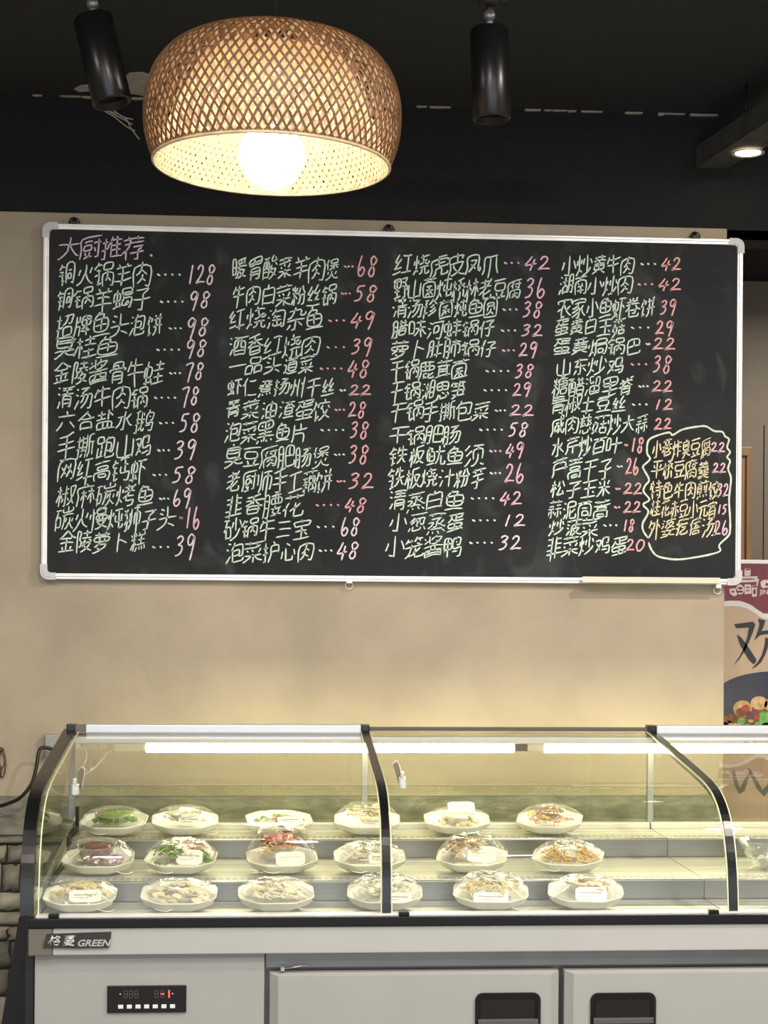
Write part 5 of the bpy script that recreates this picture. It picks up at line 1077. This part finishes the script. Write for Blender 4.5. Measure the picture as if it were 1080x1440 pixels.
def plate(px, py, Y, zs, rot, label, kinds, mats, h=.05, tub=None, sticker=None, film=True, seed=1, scale=1.0, film_h=None):
    c = P(px, py, Y); loc = (c.x, Y, zs + .0006)
    h *= 1.12
    tl = radians(11); rot = rot * 1.3 - (.10 if px > 600 and Y > 4.8 else 0); loc = (loc[0], loc[1], loc[2] + .058 * sin(tl))
    t = thing('food_plate', label, 'plate', loc, (tl, 0, rot), 'wrapped plates of food in the display case')
    t.scale = (scale, scale, scale)
    rings = [octo(PW * .58, PD * .52, .55, .0), octo(PW * .66, PD * .62, .55, .0015), octo(PW * .89, PD * .89, .52, .018), octo(PW * .985, PD * .985, .5, .036), octo(PW * 1.0, PD * 1.0, .5, .0385),
             octo(PW * .98, PD * .975, .5, .0392), octo(PW * .935, PD * .925, .5, .033), octo(PW * .78, PD * .76, .54, .012), octo(PW * .5, PD * .45, .55, .0085)]
    loft(rings, True, True).build('plate_dish', M_plate, t, True)
    b = MB(); food(b, kinds, h, seed); o = b.build('food', [FM[m] for m in mats], t, True); o['kind'] = 'stuff'
    top = h + .020
    if tub:
        tx, ty, th_, tr, cont = tub
        z0 = .014 + h * .5
        tb = MB().lathe([(0, z0), (tr * .72, z0), (tr, z0 + th_), (tr * 1.06, z0 + th_), (tr * 1.06, z0 + th_ + .003), (tr * .97, z0 + th_)], (tx, ty, 0), 28).build('sauce_tub', M_tub, t, True)
        tb['label'] = 'small translucent tub'
        MB().lathe([(0, z0 + .003), (tr * .7, z0 + .003), (tr * .93, z0 + th_ * .8), (tr * .5, z0 + th_ * .95), (0, z0 + th_ * .9)], (tx, ty, 0), 24).build('tub_content', FM[cont], tb, True)
        top = max(top, z0 + th_ + .006)
    if film_h: top = film_h
    if film:
        random.seed(seed + 50)
        rg = []; s1 = random.uniform(0, 40)
        base = octo(PW * 1.015, PD * 1.015, .5, .0)
        for k in range(10):
            s, q_ = [(1, 0), (.985, .06), (.90, .26), (.80, .50), (.70, .74), (.60, .93), (.50, 1.0), (.35, 1.01), (.18, 1.0), (.04, 1.0)][k]
            z = .0385 + (top - .0385) * q_
            r_ = []
            for i, v in enumerate(base):
                w_ = 1 + .035 * noise.noise(Vector((i * .9 + s1, k * .7, s1))) * (1 if k else 0)
                r_.append((v[0] * s * w_, v[1] * s * w_, z + .006 * noise.noise(Vector((i * 1.3, k * 1.1 + s1, 3))) * (1 if k else 0)))
            rg.append(r_)
        low = [(v[0] * .93, v[1] * .93, .022) for v in base]
        f_ = loft([low] + rg, False, True).build('cling_film', M_film, t, True)
        # gathered creases pulled taut over one side
        b = MB(); side = random.choice((-1, 1)); n_ = random.randint(4, 7)
        for k in range(n_):
            a0 = side * (.45 + .09 * k); x0_ = side * PW * .49; y0_ = -PD * .30 + .012 * k - .02
            p = [(x0_ * .97 - side * .006 * k, y0_ - .004 * k, .036), (x0_ * .78 - side * .005 * k, y0_ - .002, .036 + (top - .036) * .45), (x0_ * .52 - side * .004 * k, y0_ + .012, .036 + (top - .036) * .80)]
            b.tube(catmull(p, 3), .0007, 4)
        b.build('film_crease', M_crease, f_, True)
        b = MB()   # loose tail of film
        x_ = random.choice((-1, 1)) * PW * .28
        b.tube(catmull([(x_, -PD * .45, .022), (x_ + .012, -PD * .50, .020), (x_ + .03, -PD * .52, .019), (x_ + .045, -PD * .49, .022)], 4), .0012, 5)
        b.build('film_tail', M_crease, f_, True)
    if sticker:
        sx, sy, sz, tilt, w_, h_, yel = sticker
        R = Matrix.Translation((sx, sy, sz)) @ Matrix.Rotation(radians(random.uniform(-6, 6)), 4, 'Z') @ Matrix.Rotation(tilt, 4, 'X')
        out = [(R @ Vector(v)) for v in octo(w_, h_, .3, 0, 2)]; out2 = [(R @ Vector((v[0], v[1], .0012))) for v in octo(w_, h_, .3, 0, 2)]
        sb = MB(); n = len(out); sb.add(out + out2, [list(range(n))[::-1], list(range(n, 2 * n))] + [(i, (i + 1) % n, n + (i + 1) % n, n + i) for i in range(n)])
        sk = sb.build('paper_label', M_paper, t, True)
        ib = MB(); random.seed(seed)
        for rw in range(2):
            xx = -w_ * .36
            while xx < w_ * (.34 if rw == 0 else .05):
                l = random.uniform(.002, .0045); y_ = h_ * (.05 - .22 * rw)
                q = [(xx, y_, .0016), (xx + l, y_, .0016), (xx + l, y_ + .0035 - rw * .0015, .0016), (xx, y_ + .0035 - rw * .0015, .0016)]
                ib.add([R @ Vector(v) for v in q], [(0, 1, 2, 3)]); xx += l + .0012
        ib.build('print', M_yink if yel else M_ink, sk, True)
    return t
M_crease = mat('film_crease', (.85, .84, .76), .25, spec=.8)
Y1, Z1, Y2, Z2, Y3, Z3 = 5.325, .945, 4.92, .887, 4.635, .83
ST = lambda x=.02, y=-.045, z=.058, t=radians(62), w=.075, h=.04, yel=False: (x, y, z, t, w, h, yel)
plate(161, 1170, Y1, Z1, -.05, 'plate of green leaves under a clear tub, leftmost of back row', [('leaf', 0, 60, 0, 0, .07, .05), ('chunk', 1, 14, 0, 0, .05, .04)], ['green', 'cab'], .035, tub=(0, 0, .028, .058, 'green'), seed=1)
plate(260, 1170, Y1, Z1, .03, 'plate of white food under a brown tub, second from left in back row', [('chunk', 0, 26, 0, 0, .06, .045), ('strip', 1, 30, 0, 0, .06, .04)], ['white', 'cream'], .045, tub=(0, 0, .022, .05, 'brown'), sticker=ST(.015, -.05, .05, radians(50), .07, .032), seed=2)
plate(392, 1172, Y1, Z1, .08, 'low plate of chopped green leaves with a paper label, in the back row', [('leaf', 0, 110, 0, 0, .082, .062), ('chunk', 1, 10, -.01, -.02, .03, .02)], ['green', 'brown'], .026, sticker=ST(.03, -.04, .045, radians(45), .08, .03), seed=3)
plate(516, 1170, Y1, Z1, -.04, 'plate of pale tofu with gathered film creases, back row left of the middle arch bar', [('slice', 0, 34, 0, 0, .065, .045), ('strip', 1, 20, 0, 0, .06, .04)], ['cream', 'brown'], .055, sticker=ST(.015, -.052, .044, radians(52), .08, .03), seed=4)
plate(642, 1171, Y1, Z1, .04, 'plate with a raised white paper label on its pale tub, in the back row', [('chunk', 0, 30, 0, 0, .07, .05)], ['cream'], .025, tub=(.0, -.005, .03, .05, 'white'), sticker=(.012, -.02, .083, radians(28), .085, .045, True), seed=5)
plate(773, 1172, Y1, Z1, -.12, 'plate of orange-pink meat strips under a tub, rightmost of the back row', [('strip', 0, 70, 0, 0, .07, .05), ('slice', 1, 16, 0, 0, .06, .04), ('strip', 2, 14, .02, -.02, .04, .02)], ['pink', 'orange', 'white'], .04, tub=(0, .01, .03, .048, 'dark'), seed=6)
plate(138, 1226, Y2, Z2, .02, 'plate of purple onion below a tub of dark sauce, leftmost of middle row', [('chunk', 0, 26, .02, -.02, .05, .04), ('slice', 1, 12, 0, 0, .06, .04)], ['purple', 'cream'], .03, tub=(-.005, .005, .045, .055, 'dark'), seed=7)
plate(255, 1224, Y2, Z2, -.06, 'plate of sliced meat and green leaves with white label, in the middle row', [('slice', 0, 26, .01, .01, .05, .04), ('leaf', 1, 50, -.03, -.02, .045, .035), ('leaf', 1, 20, .07, 0, .015, .03), ('chunk', 2, 10, .03, -.02, .04, .02)], ['pink', 'green', 'white'], .055, sticker=ST(.03, -.045, .052, radians(55), .075, .045), seed=8)
plate(396, 1224, Y2, Z2, .05, 'tall plate of raw red meat with a pink label, middle row below the green plate', [('slice', 0, 44, 0, 0, .055, .04), ('strip', 1, 20, -.02, -.03, .05, .02)], ['red', 'orange'], .085, tub=(0, -.005, .02, .05, 'red'), sticker=ST(.02, -.055, .05, radians(58), .085, .04, True), seed=9, film_h=.128)
plate(519, 1226, Y2, Z2, 0, 'plate of white noodles with a small label, middle row behind the arch bar', [('strip', 0, 80, 0, 0, .07, .05), ('slice', 1, 10, 0, 0, .06, .04)], ['white', 'cream'], .045, sticker=ST(.03, -.048, .048, radians(52), .07, .032), seed=10)
plate(664, 1221, Y2, Z2, -.08, 'plate of sliced mushrooms with an octagonal label, middle row right of the middle arch', [('strip', 0, 60, -.02, .0, .055, .045), ('slice', 1, 30, -.03, 0, .045, .04)], ['cream', 'brown'], .065, sticker=(.032, -.035, .055, radians(40), .085, .055, True), seed=11)
plate(799, 1219, Y2, Z2, -.16, 'plate of orange shreds with a white heap in the middle, rightmost of the middle row', [('strip', 0, 120, 0, 0, .082, .06), ('strip', 1, 50, .0, -.01, .03, .03)], ['orange', 'white'], .045, seed=12)
plate(113, 1276, Y3, Z3, .0, 'plate of yellow tofu skin with a printed label, leftmost of the front row', [('slice', 0, 44, 0, 0, .075, .055), ('strip', 1, 16, 0, 0, .06, .04)], ['yellow', 'cream'], .045, sticker=ST(.02, -.05, .05, radians(68), .09, .034), seed=13, scale=.95)
plate(252, 1276, Y3, Z3, -.02, 'plain plate of pale flat slices, front row second from left', [('slice', 0, 60, 0, 0, .08, .06)], ['cream'], .038, seed=14)
plate(388, 1276, Y3, Z3, .02, 'plate of pale slices with shiny looped film, front row third from left', [('slice', 0, 46, 0, 0, .08, .06), ('strip', 1, 26, 0, -.02, .06, .03)], ['cream', 'white'], .042, seed=15)
plate(541, 1275, Y3, Z3, -.06, 'plate of white food with a label, front row behind the middle arch bar', [('chunk', 0, 24, 0, 0, .06, .04), ('strip', 1, 40, 0, 0, .07, .05)], ['white', 'cream'], .05, tub=(0, .01, .02, .05, 'cream'), sticker=ST(.03, -.055, .04, radians(65), .085, .03), seed=16)
plate(690, 1275, Y3, Z3, -.1, 'plate of pale shredded vegetables with a wide label, front row right of the middle arch', [('strip', 0, 110, 0, 0, .075, .055), ('slice', 1, 16, 0, 0, .05, .04)], ['yellow', 'white'], .055, sticker=ST(.0, -.058, .04, radians(60), .095, .03), seed=17)
plate(823, 1273, Y3, Z3, -.14, 'plate of brown meat with a cream label, rightmost of the front row', [('slice', 0, 34, .01, 0, .055, .04), ('chunk', 1, 12, 0, 0, .05, .04)], ['brown', 'cream'], .045, tub=(-.01, .015, .025, .048, 'cream'), sticker=ST(.015, -.05, .046, radians(55), .085, .04), seed=18)
# clear glass bowl at the right edge
c = P(1088, 1222, 4.95)
gb = thing('glass_bowl', 'clear faceted glass bowl on the right edge of the middle shelf', 'bowl', (c.x, 4.95, Z2 + .0006))
rg = []
for s, z in ((.45, 0), (.5, .003), (.8, .04), (1.0, .085), (.96, .086), (.74, .04), (.42, .008)): rg.append(octo(.2 * s, .17 * s, .5, z, 1))
loft(rg, True, True).build('bowl_body', glass_mat('bowl_glass', (.93, .95, .95), 1, .03, .12, bump=.4, haze=.05), gb, True)
b = MB(); food(b, [('chunk', 0, 10, 0, 0, .05, .04), ('strip', 1, 16, 0, 0, .05, .04)], .02, 77); o = b.build('food', [FM['white'], FM['brown']], gb, True); o['kind'] = 'stuff'

# ------------------------------------------------------------------ things by the left edge
c = P(76, 1048, 5.795)
sk = thing('wall_socket', 'white wall socket box half hidden behind the left arch of the case', 'socket', (c.x, 5.8, c.z))
MB().box(c.x - .028, c.x + .04, 5.768, 5.8, c.z - .04, c.z + .038, bev=.004).build('socket_plate', M_white, sk)
b = MB(); pts = [P(78, 1056, 5.74), P(68, 1052, 5.735), P(58, 1052, 5.73), P(54, 1060, 5.72), P(51, 1080, 5.71), P(44, 1103, 5.70), P(28, 1122, 5.70), P(8, 1131, 5.72), P(-20, 1138, 5.76), P(-60, 1150, 5.79)]
b.tube([(c.x + .01, 5.775, pts[0].z)] + catmull(pts, 5), .0062, 10)
tag(b.build('power_cable', M_matte), 'thick black power cable looping from the wall socket to the left', 'cable')
c = P(0, 1062, 5.78); b = MB()
orn = thing('wire_ornament', 'rusty brown wire ornament hanging at the left edge of the tan wall', 'ornament', (c.x, 5.79, c.z))
M_rust = mat('rusty_wire', (.10, .05, .025), .6, var=.3, vscale=40)
MB().lathe([(0, 0), (.018, 0), (.022, .004), (.016, .010), (0, .012)], (c.x - .008, 5.785, c.z + .015), 16).build('hook_plate', M_rust, orn)
for dx, dzz, rr, hh in ((-.005, -.02, .02, .03), (.006, -.03, .012, .045), (-.002, -.055, .006, .02)):
    MB().tube(catmull([(c.x + dx + rr * sin(t), 5.785 + .004 * cos(t * 2), c.z + dzz + hh * cos(t)) for t in [i * pi / 5 for i in range(10)]], 3, True), .0022, 6).build('wire_loop', M_rust, orn)
# flat black shape filling the area beside the case
q0, q1 = P(28, 1288, 4.95), P(3, 1440, 4.95)
k_ = (q1.x - q0.x) / (q1.z - q0.z)
b = MB().prism([(q0.x, q0.z), (-.614, q0.z + .01), (-.614, .002), (q0.x - k_ * q0.z, .002)], 4.93, 4.955)
tag(b.build('black_shape', M_matte), 'flat black shape between the stone wall and the left end of the case', 'board')

# ------------------------------------------------------------------ welcome banner behind the end of the wall
PY = 6.3
def PP(u, v): return P(1000 + u / 5.14, 760 + v / 5.14, PY)
x0 = P(1008, 900, PY).x; x1 = x0 + .80; zt = P(1050, 791.5, PY).z
ban = thing('banner_stand', 'roll-up banner with maroon top and big black character, standing behind the wall end', 'banner', (x0 + .4, PY, 0))
M_paper2 = mat('banner_beige', (.55, .40, .29), .45, var=.05, vscale=60, stretch=(1, 1, .05))
def bflat(name, poly, m, d, parent, label=None):
    o = MB().prism(poly, PY - d, PY - d + .0006).build(name, m, parent)
    if label: o['label'] = label
    return o
sheet = MB().box(x0, x1, PY, PY + .002, .07, zt).build('banner_sheet', M_paper2, ban)
MB().box(x0 - .02, x1 + .02, PY - .08, PY + .09, 0, .07, bev=.01).build('banner_base', M_alu, ban)
MB().box(x0 - .003, x1 + .003, PY - .006, PY + .012, zt - .004, zt + .012, bev=.003).build('top_rail', M_alu, ban)
def poly(pts): return [(q.x, q.z) for q in (PP(u, v) for u, v in pts)]
def edge(v0): return [(92, v0 + 0), (150, v0 - 4), (205, v0 - 2), (260, v0 + 15), (300, v0 + 35), (335, v0 + 62), (380, v0 + 90), (420, v0 + 88), (470, v0 + 60), (560, v0 + 30), (700, v0 + 45)]
top = PP(92, 165)
e = poly(edge(478)); bflat('torn_edge', [(x0, zt - .004), (x1, zt - .004), (x1, e[-1][1])] + e[::-1] + [(x0, e[0][1])], mat('torn_white', (.75, .72, .70), .6), .0012, sheet, 'white torn paper edge')
e = poly(edge(438)); bflat('maroon_field', [(x0, zt - .003), (x1, zt - .003), (x1, e[-1][1])] + e[::-1] + [(x0, e[0][1])], mat('maroon_print', (.20, .035, .055), .45, var=.08, vscale=60, stretch=(1, 1, .05)), .0022, sheet, 'maroon printed top field')
M_pale = mat('pale_print', (.72, .60, .60), .5); M_blk = mat('ink_black', (.022, .026, .035), .5)
# line drawing of pots
b = MB(); mr = MB()
def ell(cu, cv, ru, rv, n=16): return poly([(cu + ru * cos(2 * pi * i / n), cv + rv * sin(2 * pi * i / n)) for i in range(n)])
for pl in ([(238, 210), (285, 205), (282, 255), (240, 258)], [(195, 262), (335, 258), (325, 300), (205, 305)], [(240, 318), (285, 318), (290, 385), (240, 388)], [(290, 335), (330, 330), (328, 405), (295, 408)], [(130, 350), (180, 345), (195, 385), (165, 405), (135, 385)], [(330, 280), (344, 276), (335, 330), (325, 330)], [(355, 300), (375, 285), (411, 285), (440, 300), (440, 335), (370, 345), (358, 330)]):
    b.prism(poly(pl), PY - .0036, PY - .003)
b.prism(ell(262, 208, 22, 7), PY - .0036, PY - .003); b.prism(ell(208, 355, 30, 36), PY - .0036, PY - .003); b.prism(ell(311, 332, 20, 8), PY - .0036, PY - .003)
b.build('pot_drawing', M_pale, sheet); b = bpy.data.objects['pot_drawing']; b['kind'] = 'stuff'; b['label'] = 'pale line drawing of stacked cooking pots'
M_mar2 = bpy.data.materials['maroon_print']
for cu, cv, ru, rv in ((262, 208, 16, 4), (208, 345, 18, 9), (208, 370, 22, 8), (311, 332, 14, 4), (262, 280, 55, 5), (262, 340, 14, 5), (262, 362, 14, 5), (155, 370, 9, 9), (311, 370, 10, 20), (400, 318, 10, 12)):
    mr.prism(ell(cu, cv, ru, rv), PY - .0044, PY - .0038)
mr = mr.build('pot_drawing', M_mar2, sheet); mr['kind'] = 'stuff'; mr['label'] = 'maroon gaps of the pot drawing'
c = PP(350, 389); put_text('JIN', c.x, c.z, PY - .003, .026, M_pale, sheet, extrude=.0003, offset=.0004)
# big character
b = MB()
for pl in ([(165, 605), (300, 588), (318, 605), (300, 665), (270, 740), (240, 800), (205, 855), (160, 905), (205, 835), (235, 775), (262, 690), (272, 628), (182, 634)],
           [(185, 680), (215, 700), (250, 745), (290, 805), (325, 858), (322, 880), (305, 895), (275, 865), (240, 810), (205, 745)],
           [(338, 565), (392, 578), (378, 620), (362, 655), (420, 648), (470, 640), (492, 655), (455, 705), (440, 690), (458, 672), (400, 676), (352, 684), (312, 722), (332, 665), (348, 610)],
           [(392, 700), (418, 712), (408, 770), (390, 825), (360, 880), (320, 915), (292, 927), (330, 885), (362, 835), (382, 770)],
           [(410, 770), (425, 790), (450, 840), (490, 885), (530, 905), (500, 930), (455, 900), (415, 830)]):
    b.prism(poly(pl), PY - .0036, PY - .003)
b = b.build('lettering', M_blk, sheet); b['kind'] = 'stuff'; b['label'] = 'large black brush character'
# bowl with food
M_bowl = mat('bowl_blue', (.035, .04, .075), .35, var=.25, vscale=30, stretch=(1, 1, 8))
bl = []
for i in range(25): t = pi * (1 - i / 24); bl.append((470 + 460 * cos(t), 1180 - 235 * sin(t) ** .8))
bl = [(max(u, 42), v) for u, v in bl]
q = poly(bl + [(930, 1425), (42, 1425)]); q = [(min(max(a_, x0), x1), z_) for a_, z_ in q]
bflat('bowl_picture', q, M_bowl, .0022, sheet, 'dark blue bowl filling the lower banner')
b = [MB() for _ in range(5)]
random.seed(21)
fp = [('brown_sauce', (.22, .08, .03)), ('tan_shrimp', (.62, .40, .20)), ('red_pepper', (.40, .06, .05)), ('green_onion', (.16, .42, .10)), ('aubergine', (.12, .05, .07))]
b[0].prism(poly([(60, 1300), (120, 1255), (190, 1250), (300, 1210), (420, 1180), (700, 1180), (880, 1260), (880, 1418), (60, 1418)]), PY - .0036, PY - .003)
for k, cu, cv, ru, rv, d in ((1, 225, 1215, 68, 60, 0), (1, 345, 1175, 62, 50, 0), (1, 450, 1190, 70, 55, 0), (0, 220, 1240, 42, 34, 1), (2, 248, 1215, 32, 28, 2), (4, 285, 1262, 36, 30, 2), (2, 325, 1275, 24, 28, 3), (3, 385, 1275, 52, 40, 2), (3, 215, 1305, 30, 26, 3), (3, 360, 1330, 52, 26, 3), (4, 290, 1315, 26, 20, 3), (1, 285, 1305, 20, 12, 4), (2, 120, 1330, 34, 30, 1), (0, 150, 1290, 40, 34, 1), (3, 470, 1260, 60, 44, 2)):
    b[k].prism(ell(cu, cv, ru, rv), PY - .0044 - d * .0007, PY - .0038 - d * .0007)
for k in range(34):
    m_ = random.randrange(5); b[m_].prism(ell(random.uniform(90, 860), random.uniform(1340, 1375), random.uniform(20, 55), random.uniform(18, 45), 10), PY - .0044 - .0007 * (k % 4), PY - .0038 - .0007 * (k % 4))
for k in range(5): b[k].build('food_picture', mat(fp[k][0] + '_print', fp[k][1], .5, var=.35, vscale=50), sheet)['kind'] = 'stuff'
lb = MB()
for pl in ([(150, 1660), (170, 1665), (205, 1790), (260, 1690), (285, 1660), (240, 1810), (200, 1830), (170, 1760)], [(262, 1640), (290, 1660), (370, 1800), (400, 1770), (440, 1690), (455, 1700), (420, 1800), (385, 1850), (330, 1790)]):
    lb.prism(poly(pl), PY - .0036, PY - .003)
o = lb.build('lettering', mat('grey_ink', (.16, .15, .13), .5), sheet); o['label'] = 'grey strokes on the lower part'; o['kind'] = 'stuff'
